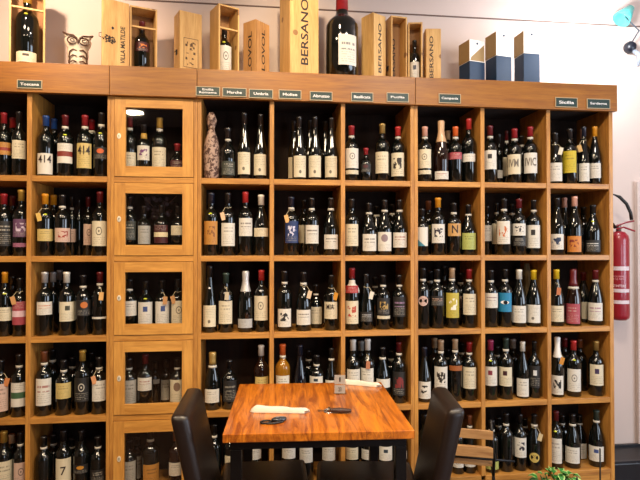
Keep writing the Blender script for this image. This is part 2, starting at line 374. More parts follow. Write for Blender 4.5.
# ================================================================ BOTTLES
COLS = OP['cols']   # 9 openings, left to right
PROF = {  # radius fraction, height fraction
    'B': [(.90, 0), (1, .012), (1, .60), (.97, .635), (.86, .675), (.62, .715), (.42, .745), (.37, .78), (.355, .96), (.40, .965), (.40, .99), (.36, 1)],
    'G': [(.90, 0), (1, .012), (1, .44), (.96, .50), (.82, .58), (.62, .67), (.46, .74), (.37, .80), (.34, .96), (.38, .965), (.38, .99), (.34, 1)],
    'C': [(.90, 0), (1, .012), (1, .42), (.97, .48), (.84, .57), (.64, .67), (.46, .76), (.38, .84), (.40, .93), (.42, .985), (.36, 1)],
    'L': [(.90, 0), (1, .012), (1, .38), (.92, .46), (.74, .56), (.52, .68), (.38, .80), (.34, .96), (.38, .965), (.38, .99), (.34, 1)],
    'S': [(.88, 0), (1, .02), (1, .50), (.96, .56), (.70, .64), (.40, .70), (.34, .76), (.34, .93), (.42, .94), (.42, .99), (.36, 1)],
}
def rad_at(kind, f):
    p = PROF[kind]
    for (r0, h0), (r1, h1) in zip(p, p[1:]):
        if f <= h1: return r0+(r1-r0)*(f-h0)/max(h1-h0, 1e-6)
    return p[-1][0]
def shell(kind, r, h, f0, f1, extra, top=True):
    """closed sleeve following the bottle between height fractions f0 and f1"""
    hs = sorted({f0, f1} | {q[1] for q in PROF[kind] if f0 < q[1] < f1})
    pr = [(rad_at(kind, f)*r+extra, f*h) for f in hs]
    if top: pr.append((pr[-1][0]*.8, h*f1+extra))
    return lathe(bmesh.new(), pr, 14)
def patch(r, z0, z1, half, ang, thick=.0005, kind=None, h=1, seg=10):
    """label wrapped on the body, facing direction ang"""
    bm = bmesh.new(); uvl = bm.loops.layers.uv.new('UVMap'); rows = []
    for j, z in enumerate((z0, z1)):
        rr = r+thick
        rows.append([bm.verts.new((rr*math.cos(ang-half+2*half*i/seg), rr*math.sin(ang-half+2*half*i/seg), z)) for i in range(seg+1)])
    for i in range(seg):
        f = bm.faces.new((rows[0][i], rows[0][i+1], rows[1][i+1], rows[1][i])); 
        for lp, uvc in zip(f.loops, ((i/seg, 0), ((i+1)/seg, 0), ((i+1)/seg, 1), (i/seg, 1))): lp[uvl].uv = uvc
    return bm
def tag_card(t, r, h, ang, side, col='c98a4a', zf=.62):
    z = h*zf; a = ang+side*.9; p = Vector((math.cos(a)*r*.9, math.sin(a)*r*.9, z)); 
    b = bmesh.new(); M = Matrix.Translation(p+Vector((math.cos(ang)*.012, math.sin(ang)*.012, 0))) @ Matrix.Rotation(ang+PI/2, 4, 'Z') @ Matrix.Rotation(side*.25, 4, 'Y')
    bx(b, -.010, .010, -.0008, .0008, -.019, .019, M=M); g = obj('paper_tag', b, plain(col, .6), t)
    b = bmesh.new(); n = r*.48
    tube(b, [M @ Vector((0, 0, .017)), Vector((math.cos(a)*n, math.sin(a)*n, h*.765)), Vector((math.cos(ang)*n, math.sin(ang)*n, h*.755)), Vector((math.cos(ang-side)*n, math.sin(ang-side)*n, h*.77))], .0011, 4)
    obj('string', b, plain('cdbb95', .8), t)
GLS = {'k': '0a0d0b', 'n': '090c14', 'b': '1c0d08', 'g': '0d1a10', 'y': '8a5a12', 'c': '1a1512'}
CAPN = {'8e1b22': 'red', 'b32b2a': 'red', '5e1218': 'dark red', '1d3f7a': 'blue', 'd08a1c': 'orange', 'd6622a': 'orange', 'd9b422': 'yellow', '171516': 'black', '2b2a2c': 'black', 'c9a24a': 'gold', 'a98a4c': 'gold',
        'c9c6c2': 'silver', 'e4ddcc': 'cream', 'b99a78': 'tan', 'c9a27a': 'pale gold', '7a4426': 'brown', '2f4038': 'green', '12182a': 'navy', '9a2a52': 'magenta', 'd8a08a': 'pink'}
LABN = {'e6dcc2': 'cream', 'e8e4dc': 'white', 'd8c07a': 'yellow', 'c58a3c': 'tan', 'd9b9aa': 'pink', 'b4b2ac': 'grey', 'b04a58': 'crimson', '24211f': 'black', '24386e': 'blue', '1f86b8': 'bright blue', 'b7b25a': 'green', '6e4a6e': 'purple', '4a1018': 'maroon', 'd0a060': 'tan', 'bfc0c2': 'silver', 'd98a3a': 'orange', '3c4038': 'dark green'}
R_, DR, BL, OR, O2, YE, BK, GO, G2, SI, CR, TA, BR, GR, NA, MA, PK = '8e1b22', '5e1218', '1d3f7a', 'd08a1c', 'd6622a', 'd9b422', '171516', 'c9a24a', 'a98a4c', 'c9c6c2', 'e4ddcc', 'b99a78', '7a4426', '2f4038', '12182a', '9a2a52', 'd8a08a'
c_, w_, y_, t_, p_, g_ = 'e6dcc2', 'e8e4dc', 'd8c07a', 'c58a3c', 'd9b9aa', 'b4b2ac'
# each: u, v_top, kind, capsule, (label v_top, v_bottom, colour, pattern[, accent]) or None, options
D = {
(0,1): [(4,113,'B',R_,(142,154.5,t_,'B'),{}),(13,118,'B',R_,None,{'k':1}),(19,112,'B',BK,(140,158.5,c_,'T'),{})],
(1,1): [(46,116,'B',BL,(153,174,w_,'N'),{'t':'414'}),(53.5,119,'B',BL,None,{'k':1}),(65.3,115.5,'B',DR,(143,163,w_,'B','7a2a1c'),{'nb':1,'ys':1}),(85,115.5,'B',R_,(143,168,y_,'T'),{'nb':1,'t':'414'}),(92,120,'B',R_,None,{'k':1,'nb':1}),(101.5,113,'B',BK,(147,159,'24211f','S','d6622a'),{'nb':1,'ys':1})],
(2,1): [(130,117,'B',DR,(152,169,c_,'T'),{'nb':1}),(144,125,'B',BK,(142,160,w_,'M','6a3a6a'),{'nbg':1}),(159.7,118,'B',GO,(147,168,c_,'T'),{'nb':1}),(177.5,144,'S',R_,(157,170,'4a1018','T'),{})],
(3,1): [(228,128,'S',BK,(161,175,'3c4038','T'),{'nb':1}),(244.5,113,'L',BK,(152,174,c_,'D'),{}),(260.4,114.5,'L',BK,(154,175,c_,'D'),{})],
(4,1): [(294,121,'L',BK,(157,178,c_,'N'),{'k':1}),(299.3,117,'L',BK,(155.5,177,c_,'D'),{'y':.045}),(310,120,'L',BK,None,{'k':1}),(315,117,'L',BK,(155.5,177,c_,'D'),{}),(325.5,121,'L',BK,None,{'k':1}),(331.5,118,'L',BK,(156,177,c_,'D'),{})],
(5,1): [(351.5,126,'B',R_,(148,168,w_,'R'),{'nb':1,'strip':(170,174)}),(366,149,'S',R_,(163,172,'24211f','S','4a1018'),{'rf':.8}),(382.3,124,'B',G2,(151.5,173,c_,'T'),{}),(398,127,'B','b32b2a',(152.5,176,c_,'M','2a2018'),{'nb':1})],
(6,1): [(424.8,127,'B',PK,(149,168,c_,'R'),{'nb':1,'strip':(170,174)}),(441.3,121,'C','c9a27a',(171,179,w_,'A'),{'g':'b','foil':.35}),(447.5,131,'B',TA,None,{'k':1}),(456,127,'B',O2,(152,159,'b04a58','T'),{'nb':1}),(470.5,119,'B','b32b2a',(153.5,161.5,w_,'T'),{})],
(7,1): [(490,126,'B',DR,(150,169,w_,'K','24211f'),{'nb':1}),(499,134,'B',BK,(170,178,w_,'T'),{'k':1}),(506.5,131,'B',DR,(157,176,c_,'N'),{'k':1,'nb':1}),(514.5,129,'B',R_,(154,174,c_,'N'),{'nb':1,'t':'IVM'}),(521.5,136,'B',BK,None,{'k':1,'nb':1}),(530.2,127,'B',R_,(152.5,173,w_,'N'),{'nb':1,'t':'IVIC'})],
(8,1): [(555,133,'G',BK,(162.5,181,w_,'T'),{'tag':1,'tc':'d8d0bc'}),(569.7,129,'B',BK,(150.5,172.5,'d8c02a','T'),{}),(584,127,'L',NA,(163,181,w_,'T'),{'tag':-1,'tc':'c9a060'}),(588,129,'B',PK,None,{'k':1}),(598.5,127,'G',OR,(163,178,w_,'T'),{})],
(0,2): [(4,194,'B',R_,(221,246,'24211f','T'),{'ws':1}),(13,196,'B',DR,None,{'k':1}),(21.5,190,'B',GO,(219,237,'6e4a6e','M','c9b9c9'),{'strip':(243,247),'sc':'a9688a'})],
(1,2): [(79.5,200,'B',BK,None,{'k':1}),(43.5,194,'B',OR,(229,241,y_,'T'),{'tag':-1,'tc':'c9a24a','ys':1}),(52,195,'B',OR,None,{'k':1}),(62.5,195,'B',BK,(228,242,p_,'M'),{'nb':1}),(72,197,'B',BK,(229,242,p_,'T'),{'k':1,'nb':1}),(88,197,'B',DR,(224,245,p_,'R'),{'k':1}),(100,192,'B',DR,(221,246,c_,'R'),{})],
(2,2): [(130,196,'B',BK,(221,240,'3c4038','T'),{'nb':1}),(144,206,'B',BK,(222,244,g_,'T'),{}),(161.5,205,'B',BK,(221,243,'4a1018','B','d8c9a0'),{}),(178,206,'B',BK,(222,235,c_,'T'),{})],
(3,2): [(211.4,193,'B',NA,(221,244.5,t_,'M','7a4a1c'),{'ys':1}),(228,193,'B',BK,(223,246,w_,'T'),{'tag':-1,'tc':'d8b088'}),(245.7,192,'B','b32b2a',(218,236,w_,'A','4a4038'),{}),(262.3,195,'G',CR,(221,236.5,c_,'T'),{})],
(4,2): [(291.3,197,'B',NA,(221,243,'24386e','M','c9c6d8'),{'nb':1,'tag':-1,'tc':'d0a060'}),(304,200,'B',BK,(225,243,c_,'N'),{'k':1}),(311.8,198,'B',BK,(225,243.5,w_,'A','4a4038'),{'nb':1}),(331.5,198,'G',BK,(234.5,249,w_,'A','2a2018'),{'nb':1})],
(5,2): [(392,204,'B',BK,None,{'k':1,'nb':1}),(351.8,199,'B',BK,(224,246,c_,'T'),{}),(369,203,'G',BK,(234,251,w_,'A','2a2018'),{'nb':1}),(376.5,206,'G',BK,None,{'k':1,'nb':1}),(385,200,'G',BK,(232,251,w_,'S','6a4a5a'),{'nb':1}),(399.5,200,'G',BK,(232.5,247.5,w_,'A'),{'nb':1})],
(6,2): [(421.5,209,'B',BK,(220,246,w_,'V','3a7a8a'),{}),(428.3,201,'B',BR,(225,242,'b7b25a','M','3c4038'),{'k':1}),(438,198,'B',OR,(224,243,w_,'M','2a2430'),{}),(453.8,203,'B',BK,(221.5,236,'d0a060','N'),{'t':'N','nb':1}),(470.8,205,'G',BK,(233,249.5,'b7c06a','T'),{'nb':1})],
(7,2): [(512,204,'B',BK,None,{'k':1,'nb':1}),(488,206,'B',BK,(224,241,w_,'T'),{'k':1}),(496,203,'B',BK,(222,244,c_,'N'),{'k':1,'nb':1}),(504,199,'B',BK,(221,244,w_,'M','b8602a'),{'nb':1}),(519,199,'B',DR,(223.5,235.5,w_,'M','2a2430'),{'strip':(237,246),'sc':'24211f'}),(534.8,200,'B',BK,(225,248,w_,'K','24211f'),{'nb':1})],
(8,2): [(584,207,'B',BK,None,{'k':1}),(557,198,'G',BK,(234,249.5,w_,'M','24304a'),{}),(564.5,198,'L',PK,None,{'k':1}),(574.5,196.5,'G',PK,(236,252,'d98a3a','M','7a2a1c'),{}),(593,205,'G',BK,(240,252,'24211f','A','d8d4cc'),{'ys':1,'rf':1.05})],
(0,3): [(5,272,'B',OR,(307.5,321,c_,'T'),{'ys':1}),(13,276,'B',BK,None,{'k':1}),(20,278,'B',BK,(298,325,'b04a58','B','d9b9c0'),{'tag':-1,'tc':'b98650'})],
(1,3): [(44.7,272,'B',SI,(302,315,w_,'A','b8602a'),{}),(52.3,272,'B',SI,None,{'k':1}),(59.5,270,'B',SI,(300,313,w_,'N'),{'k':1,'y':.235}),(66.8,272,'B',CR,(302,321.5,c_,'K','3a3a2a'),{}),(83.2,275,'B',BK,(300,316,'24211f','S','c9702a'),{'nb':1,'ws':1}),(100,272,'B',DR,(317,319,w_,'N'),{'nb':1,'tag':0,'tc':'d0a060'})],
(2,3): [(130.5,279,'B',BK,(298,316,w_,'T'),{'nb':1}),(144.8,281,'B',BK,(300,324,w_,'K','3a4a7a'),{'ys':1}),(162.3,280,'B',BK,(300,324,w_,'K','3a4a7a'),{'tag':0,'tc':'b98650'}),(177.5,279,'B',BK,(300,324,c_,'R'),{'tag':-1,'tc':'b98650'})],
(3,3): [(210,266,'L',BK,(305.5,327,c_,'D'),{'ws':1}),(226,273,'B',GR,(301,324,c_,'T'),{'tag':0,'tc':'b8ab90'}),(245.7,271,'C',SI,(319,328,'bfc0c2','T'),{'foil':.34}),(262.4,270,'B','b32b2a',(296,320.5,c_,'R'),{'ws':1})],
(4,3): [(284.5,271,'B',BK,(309,327,w_,'M','24211f'),{'nb':1}),(303.5,272,'G',BK,(310,325,w_,'A','4a4038'),{'nb':1,'tag':1,'tc':'c9b090'}),(316,284,'S',BK,(307,324,c_,'T'),{'nb':1,'k':.5,'rf':.95}),(332.3,275,'B',BK,(302,319,c_,'T'),{'tag':1,'tc':'c98a2a','t':'MIA','tz':.8})],
(5,3): [(375,277,'B',BK,None,{'k':1,'nb':1}),(352,268,'B',R_,(301,324,c_,'M','a8402a'),{'wrap':1}),(366.3,274,'L',BK,(312,322,'24211f','A','c9c6c2'),{'tag':1,'tc':'d8d0c0'}),(383,275,'B',BK,(298,315,'24211f','M','a98a4c'),{'nb':1,'strip':(316,319)}),(399.3,275,'B',BK,(293,317,'24211f','A','9a7a9a'),{'nb':1})],
(6,3): [(430,271,'B',BK,None,{'k':1,'nb':1}),(423.5,268,'B',BK,None,{'nb':1,'round':(301,'d9b9b0')}),(436.5,269,'B',BK,(296,306,'24211f','A','c9a28a'),{'nb':1}),(444,266,'B',BK,None,{'k':1}),(452,268,'B',TA,(293,318,'c9b84a','M','e4ddcc'),{'nb':1}),(460.5,273,'B',BK,(296,308,'d9b9aa','N'),{'k':1,'nb':1}),(469.3,269,'B',R_,(294,315,c_,'T'),{'nb':1})],
(7,3): [(490.8,270,'B',BK,(293,308,w_,'A','6a3a4a'),{'nb':1}),(505,269,'B',BK,(293,312,'1f86b8','N'),{'nb':1,'eye':1}),(519,269.5,'G',CR,(306,323,w_,'T'),{}),(535.8,270,'G',YE,(305,323,w_,'D'),{})],
(8,3): [(556.3,269.5,'G',YE,(306,322,c_,'T'),{'tag':0,'tc':'b8704a'}),(573.3,269,'C','5e1218',(304,324,'b04a58','T'),{'g':'b','foil':.3,'nb':1}),(588,272,'G',DR,(302,319,c_,'N'),{'k':1}),(599,270,'G',DR,(303,321,w_,'A','8a4a6a'),{'nb':1})],
(0,4): [(1,360,'B',BK,(378,412,p_,'T'),{'tag':1,'tc':'b9703a'}),(19.5,354,'B',BK,(383,407,w_,'B','3a5a3a'),{'nb':1})],
(1,4): [(72.5,357,'B',BK,None,{'k':1,'nb':1}),(92,352,'B',BK,None,{'k':1}),(43,351,'B',BR,(379,406,w_,'A'),{'nb':1}),(52,349,'B',BK,None,{'k':1,'nb':1}),(63.8,360,'B',BK,(380,399,y_,'T'),{'nb':1}),(82.8,350,'B',GO,(378,402,'24211f','R'),{}),(99,357,'B',BK,(380,401.5,w_,'T'),{'nb':1,'tag':-1,'tc':'c98a5a'})],
(2,4): [(130,358,'B',BK,(377,404,g_,'T'),{'nb':1}),(144.5,354,'B',DR,(376.5,391,w_,'A'),{}),(155,362,'B',BK,(372,384,g_,'T'),{'k':1}),(166,360,'B',BK,(380,400,g_,'T'),{'k':1}),(177.3,358,'B',BK,(377,402,c_,'S','5a2a1a'),{'nb':1})],
(3,4): [(212.6,352,'C',G2,(389.5,403,w_,'T'),{'nb':1,'foil':.22}),(229.5,360,'B',BK,(378,402,'24211f','A','8a8478'),{}),(262.5,345,'B',w_,(377,392,y_,'T'),{'g':'b'})],
(4,4): [(308.5,350,'B',BK,None,{'k':1,'nb':1}),(282.7,344,'B',O2,(376,392,w_,'T'),{'g':'y','nb':1}),(300,345,'L',NA,None,{'g':'n'}),(316.7,355,'B',BK,(369.5,388,w_,'K','24303a'),{'nb':1}),(331.5,348,'L',BK,(378,390,w_,'N'),{'nb':1})],
(5,4): [(391,350,'B',BK,None,{'k':1,'nb':1}),(353,339.5,'B',w_,(369.5,386,w_,'T'),{}),(361,341,'B',g_,None,{'k':1}),(368.3,339,'B',w_,(368.5,386,w_,'T'),{'tag':0,'tc':'b87a5a'}),(382,347,'G',BK,(379,388,w_,'N'),{'nb':1}),(399,342,'B',DR,(372,396,'24211f','M','7a2a28'),{'nb':1})],
(6,4): [(447.5,349,'B',BK,None,{'k':1,'nb':1}),(424.5,347,'L',NA,(382,399,w_,'M','24211f'),{}),(435,338,'B',TA,None,{'k':1}),(440.8,340,'B',TA,(367,391,w_,'M','2a2018'),{'nb':1}),(455,339,'B',TA,(366,371,'a8602a','N'),{'nb':1}),(465,343,'B',BK,(366,384,w_,'N'),{'k':1,'nb':1}),(471.5,342,'B',R_,(367.5,389,c_,'T'),{'nb':1})],
(7,4): [(497,346,'B',BK,None,{'k':1,'nb':1}),(490.5,340,'B',MA,(367,386,w_,'K','7a2a38'),{'ys':1}),(505.7,338,'B',GR,(367.5,386.5,c_,'K','3a1418'),{'nb':1}),(513,339,'B',SI,None,{'k':1}),(522.5,341.5,'G',CR,(379,397,w_,'T'),{}),(538.5,341,'B',BK,(366,388,'24211f','K','c9c6c2'),{})],
(8,4): [(557.3,337,'C',w_,(376,395,w_,'M','24211f'),{'foil':.34,'tag':1,'tc':'c98a3a','rf':.85}),(564.5,338,'B',DR,None,{'k':1}),(573.5,340.5,'B','b32b2a',(369.5,392,w_,'R'),{'ys':1}),(580,339,'B',BR,None,{'k':1}),(596,341,'B',G2,(365,386,c_,'K','3a2a48'),{})],
(0,5): [(4,431,'B',GO,(462,488,c_,'T'),{}),(12,434,'B',TA,None,{'k':1}),(20.5,432,'B',BK,(463,486,p_,'R'),{'nb':1,'rf':.85})],
(1,5): [(43.5,436,'B',BK,None,{'nb':1}),(53.5,434,'B',BK,None,{'k':1,'nb':1}),(63.8,430,'B',BK,(459,486,c_,'N'),{'t':'7'}),(72,438,'B',BK,None,{'k':1,'nb':1}),(81.5,430,'B',BK,(465,474,'24211f','S','c98a2a'),{}),(98,436,'B',BK,(470,484,'24211f','T'),{'nb':1})],
(2,5): [(129,440,'B',BK,(458,484,g_,'T'),{}),(136.5,438,'B',BK,(452,479,g_,'T'),{'k':1}),(150.5,428,'B',BK,(465,490,'c58a3c','T'),{'nb':1,'rf':1.15}),(176,431,'B',BR,(463,476,w_,'T'),{'g':'b'})],
(3,5): [(214,424,'B',BK,None,{'nb':1}),(231,424,'B',BK,(456,470,c_,'T'),{}),(254,422,'B',BK,(448,460,w_,'T'),{})],
(4,5): [(289,422,'B',BK,(446,459,w_,'T'),{}),(306.5,422,'B',BK,(448,463,w_,'T'),{}),(329,421,'B',BK,(446,461,w_,'T'),{})],
(5,5): [(352,420,'B',BK,(448,460,c_,'T'),{}),(368.3,420,'B',BK,(450,460,w_,'T'),{}),(385.5,418,'B',BK,(447,461,w_,'K','24303a'),{}),(400,419,'B',BK,(452,460,w_,'N'),{})],
(6,5): [(424.5,414,'B',BK,None,{}),(441,416,'B',BK,(458,468,w_,'T'),{}),(458,418,'B',BK,(461,468,w_,'R'),{'nb':1}),(474,415,'B',BR,(459,467,w_,'K','3a3a48'),{'nb':1})],
(7,5): [(498.5,417,'B',BK,None,{'k':1,'nb':1}),(529,418,'B',BK,None,{'k':1,'nb':1}),(491.5,420,'B',BK,(462,470,'b7c06a','R'),{'nb':1}),(506,413,'B',BK,None,{'nb':1}),(520,414,'B',BK,(438,458,w_,'M','2a2430'),{'rf':.9}),(536.3,414,'G',BK,None,{'nb':1,'round':(458,'d8c06a'),'tag':1,'tc':'c9b48a'})],
(8,5): [(556,411,'B',DR,(439,464,w_,'T'),{'ys':1,'rf':.9}),(562,415,'B',BK,None,{'k':1,'nb':1}),(572.5,414,'G',BK,(448,464,w_,'T'),{'nb':1}),(579.5,415,'G',BK,(444,460,w_,'T'),{'k':1,'nb':1}),(589,418,'G',BK,(442,456,w_,'T'),{'k':1,'nb':1,'y':.235}),(598.5,410,'G',GR,(447,462,w_,'K','3a4a7a'),{'nb':1})],
}
ORD = ['leftmost', 'second from left', 'third from left', 'fourth from left', 'fifth from left', 'sixth from left', 'seventh from left']
COLN = ['far left column', 'Toscana column', 'glazed door column', 'Marche column', 'Abruzzo column', 'Puglia column', 'Campania column', 'column right of Campania', 'rightmost column']
ROWN = {1: 'top row', 2: 'second row', 3: 'third row', 4: 'fourth row', 5: 'bottom row'}
LW = {}
def face_cam(x, y): return math.atan2(CAM.y-y, CAM.x-x)
def wine_bottle(x, y, z0, h, r, kind, cap, lab, opt, label, group, name='wine_bottle', zlab=None):
    t = obj(name, lathe(bmesh.new(), [(a*r, f*h) for a, f in PROF[kind]], 18), bottle_glass(GLS[opt.get('g', 'k')]), None, smooth=True)
    t.location = (x, y, z0); tag(t, label, 'bottle', group)
    ang = face_cam(x, y)+random.uniform(-.16, .16)
    cl = opt.get('foil', .17 if kind != 'S' else .2)
    metal = cap in (SI, GO, G2)
    obj('capsule', shell(kind, r, h, 1-cl, 1.0, .0012), plain(cap, .38 if cap != BK else .3, .45 if metal else 0.0, .3), t, smooth=True)
    if opt.get('nb'):
        f = 1-cl-.012 if kind != 'S' else .78; f0 = f-.04
        a = rad_at(kind, f0)*r+.0014; bpr = [(a, f0*h), (rad_at(kind, f)*r+.0014, f*h)]
        obj('neck_band', lathe(bmesh.new(), bpr, 14), plain('c4bdae', .5), t, smooth=True)  # pale band; on some bottles it stands for a glint on the glass
    if opt.get('nbg'): obj('neck_band', lathe(bmesh.new(), [(r*.5, .72*h), (r*.42, .84*h)], 14), plain('b08a3a', .45), t, smooth=True)
    if opt.get('ys'):
        zf = .665; rr = rad_at(kind, zf)*r
        b = bmesh.new(); ball(b, (math.cos(ang)*rr, math.sin(ang)*rr, zf*h), .009, (1, .8, .42), 10, 6); obj('shoulder_spot', b, plain('d8e03a', .4), t, smooth=True)
    if opt.get('ws'):
        zf = .665; rr = rad_at(kind, zf)*r
        b = bmesh.new(); ball(b, (math.cos(ang)*rr, math.sin(ang)*rr, zf*h), .0085, (.8, .8, .6), 10, 6); obj('shoulder_spot', b, plain('e4e0da', .4), t, smooth=True)  # plain white spot on the shoulder
    if opt.get('wrap'):
        obj('paper_sleeve', shell(kind, r, h, .60, .80, .002), label_mat('e4ddd4', '8e1b22', 'M', 'a8202a'), t, smooth=True)
        b = patch(r, .60*h, .72*h, .9, ang, .0026); obj('red_seal', b, label_mat('b32b2a', 'e8e4dc', 'T'), t, smooth='keep')
    if lab:
        z1, z0_ = zlab; half = opt.get('half', 1.02); ang += opt.get('dang', 0)
        top = min(z1, h*(.60 if kind in 'B' else .52 if kind == 'S' else .47)); bot = max(z0_, .006)
        if kind in 'GLC' : top = min(top, h*.45)
        if top-bot < .008: bot = top-.03
        pr = lab[3]; acc = lab[4] if len(lab) > 4 else '8a2a1c'; ink = '2a2018' if lab[2] not in ('24211f', '3c4038', '4a1018', '24386e', 'b04a58', '6e4a6e') else 'cfc6b4'
        lm = label_mat(lab[2], ink, pr, acc)
        L = obj('label', patch(r, bot, top, half, ang), lm, t, smooth='keep')
        mid = (top+bot)/2; hh = top-bot
        def wrapf(dz, ex=.0011):
            return lambda X, Z: ((r+ex)*math.cos(ang+X/r), (r+ex)*math.sin(ang+X/r), mid+dz*hh+Z)
        if opt.get('t'):
            s = opt['t']; wd = {'414': 1.5, '7': .62, 'N': .8, 'MIA': 1.0, 'IVM': 1.3, 'IVIC': 1.5}[s]*r; dz = .22 if s in ('414', 'MIA') else .06
            lettering('printed_name', s, plain('2a1c18' if s[0] != 'I' else '6a6054', .6), L, wrapf(dz, .0024), wd, hh*{'7': .30, 'N': .62, 'MIA': .30, '414': .36, 'IVM': .4, 'IVIC': .4}.get(s, .5), .01)
        if opt.get('eye'):
            b = bmesh.new(); f = wrapf(0, .0026); n = 20; q = [b.verts.new(f(.021*math.cos(2*PI*i/n), .0095*math.sin(2*PI*i/n)*abs(math.sin(2*PI*i/n))**.3)) for i in range(n)]; b.faces.new(q); obj('printed_eye', b, WHITE, L, smooth='keep')
            b = bmesh.new(); f = wrapf(0, .0031); q = [b.verts.new(f(.0095*math.cos(2*PI*i/n)+.003, .0095*math.sin(2*PI*i/n))) for i in range(n)]; b.faces.new(q); obj('printed_iris', b, plain('10141c', .4), L, smooth='keep')
    if opt.get('zs'):
        obj('lower_label', patch(r, max(opt['zs'][1], .004), opt['zs'][0], 1.02, ang), label_mat(opt.get('sc', 'e6dcc2'), '2a2018' if opt.get('sc') != '24211f' else 'cfc6b4', 'T'), t, smooth='keep')
    if opt.get('zr') is not None:
        b = bmesh.new(); uvl = b.loops.layers.uv.new('UVMap'); n = 20; zz = opt['zr']; cr = .0255
        cn = b.verts.new(((r+.001)*math.cos(ang), (r+.001)*math.sin(ang), zz)); q = []
        for i in range(n):
            X = cr*math.cos(2*PI*i/n); q.append(b.verts.new(((r+.001)*math.cos(ang+X/r), (r+.001)*math.sin(ang+X/r), zz+cr*math.sin(2*PI*i/n))))
        for i in range(n):
            f = b.faces.new((cn, q[i], q[(i+1) % n]))
            for lp, k in zip(f.loops, (None, i, i+1)): lp[uvl].uv = (.5, .5) if k is None else (.5+.5*math.cos(2*PI*k/n), .5+.5*math.sin(2*PI*k/n))
        obj('round_label', b, label_mat(opt['rc'], '3a2018', 'R'), t, smooth='keep')
    if 'tag' in opt: tag_card(t, r, h, ang, opt['tag'] or .3, opt.get('tc', 'c98a4a'))
    return t
SPECIAL = {(3, 1): [(211, 'wrapped')], (7, 3): [(527, 'straw')]}
for (ci, row), items in D.items():
    x0, x1 = COLS[ci]; zb = BTOP[row]+.0004
    allb = sorted([(it[0], i) for i, it in enumerate(items)] + [(u, -1) for u, _ in SPECIAL.get((ci, row), [])])
    ordn = {i: n for n, (u, i) in enumerate(allb)}
    base = {}
    for i, it in enumerate(items):
        k = it[5].get('k', 0); y = it[5].get('y', .058 if not k else .165 if k == 1 else .135)
        if ci == 2: y += .02
        r = .0372*it[5].get('rf', 1)*(1.06 if it[2] in 'GC' else 1)*(.93 if it[2] == 'L' else 1)
        x = at(it[0], it[1], y).x
        x = min(max(x, x0+r+.002), x1-r-.002); base[i] = [x, y, r]
    for a in range(3):   # keep neighbours of one rank apart
        for i in base:
            for j in base:
                if i < j:
                    p, q = base[i], base[j]; d = math.hypot(p[0]-q[0], p[1]-q[1]); need = p[2]+q[2]+.0006
                    if d < need:
                        s = (need-d)/2; sg = 1 if q[0] > p[0] else -1
                        if abs(p[1]-q[1]) < .05 and s < .004: p[0] -= s*sg; q[0] += s*sg
                        else:
                            f = max(.84, (d-.0006)/(p[2]+q[2])); p[2] *= f; q[2] *= f
    for i in base:
        x, y, r = base[i]; base[i][0] = min(max(x, x0+r+.001), x1-r-.001)
    for i in base:       # a rear bottle steps further back where it would touch one in front
        for j in base:
            p, q = base[i], base[j]
            if q[1] > p[1]+.02:
                dx = abs(p[0]-q[0]); need = p[2]+q[2]+.001
                if math.hypot(dx, q[1]-p[1]) < need: q[1] = min(p[1]+math.sqrt(max(0, need*need-dx*dx)), DEP-.008-q[2])
    for i in base:       # last: never let two shells cross
        for j in base:
            if i < j:
                p, q = base[i], base[j]; d = math.hypot(p[0]-q[0], p[1]-q[1]); s = (d-.0006)/(p[2]+q[2])
                if s < 1: 
                    f = max(.7, s); p[2] *= f; q[2] *= f
    for i, it in enumerate(items):
        u, vt, kind, cap, lab, opt = it; opt = dict(opt); x, y, r = base[i]
        h = at(u, vt, y).z-zb; h = min(max(h, .17), .345); yf = y-r
        zl = None
        if lab: zl = (at(u, lab[0], yf).z-zb, at(u, lab[1], yf).z-zb)
        if opt.get('strip'): opt['zs'] = tuple(at(u, q, yf).z-zb for q in opt['strip'])
        if opt.get('round'): opt['zr'] = at(u, opt['round'][0], yf).z-zb; opt['rc'] = opt['round'][1]
        cn = CAPN.get(cap, LABN.get(cap, 'white')); back = opt.get('k') == 1
        if opt.get('round'): ln = 'round label'
        elif lab: ln = LABN.get(lab[2], 'plain')+' label'
        else: ln = ''
        if opt.get('t'): ln += ' '+opt['t']
        if opt.get('eye'): ln = 'blue eye label'
        if lab and lab[2] == 'd8c02a': ln = 'yellow label'
        kindn = {'C': 'sparkling bottle', 'S': 'squat bottle'}.get(kind, 'bottle')
        if ln: lb = '%s-capped %s, %s, %s, %s of %s' % (cn, kindn, ln, ORD[ordn[i]], ROWN[row], COLN[ci])
        else: lb = '%s-capped dark %s%s, %s, %s of %s' % (cn, kindn, ' at back' if back else '', ORD[ordn[i]], ROWN[row], COLN[ci])
        wine_bottle(x, y, zb, h, r, kind, cap, lab, opt, lb, 'wine bottles in the %s' % COLN[ci], zlab=zl)
# bottle wrapped in printed paper, bottle in straw
def crumple(bm, amt, fr, seed=0):
    for v in bm.verts:
        n = noise.noise_vector(v.co*fr+Vector((seed, 0, 0))); v.co += n*amt
p = at(211.3, 178, .06); h = at(211, 113, .06).z-BTOP[1]; r = .037
b = bmesh.new(); lathe(b, [(r*.9, .003), (r*1.0, .02*h), (r*1.04, .3*h), (r*1.02, .48*h), (r*.82, .60*h), (r*.5, .72*h), (r*.34, .76*h), (r*.5, .80*h), (r*.66, .87*h), (r*.62, .93*h), (r*.3, 1.0*h)], 22)
bmesh.ops.subdivide_edges(b, edges=b.edges[:], cuts=1, use_grid_fill=True)
for v in b.verts:
    if v.co.z > .01: v.co += noise.noise_vector(v.co*70)*.0045
pm = N('printed_wrapping'); tc = pm.n('ShaderNodeTexCoord'); nz = pm.n('ShaderNodeTexNoise'); nz.inputs['Scale'].default_value = 34; nz.inputs['Detail'].default_value = 3; nz.inputs['Distortion'].default_value = 2; pm.l(tc.outputs['Object'], nz.inputs['Vector'])
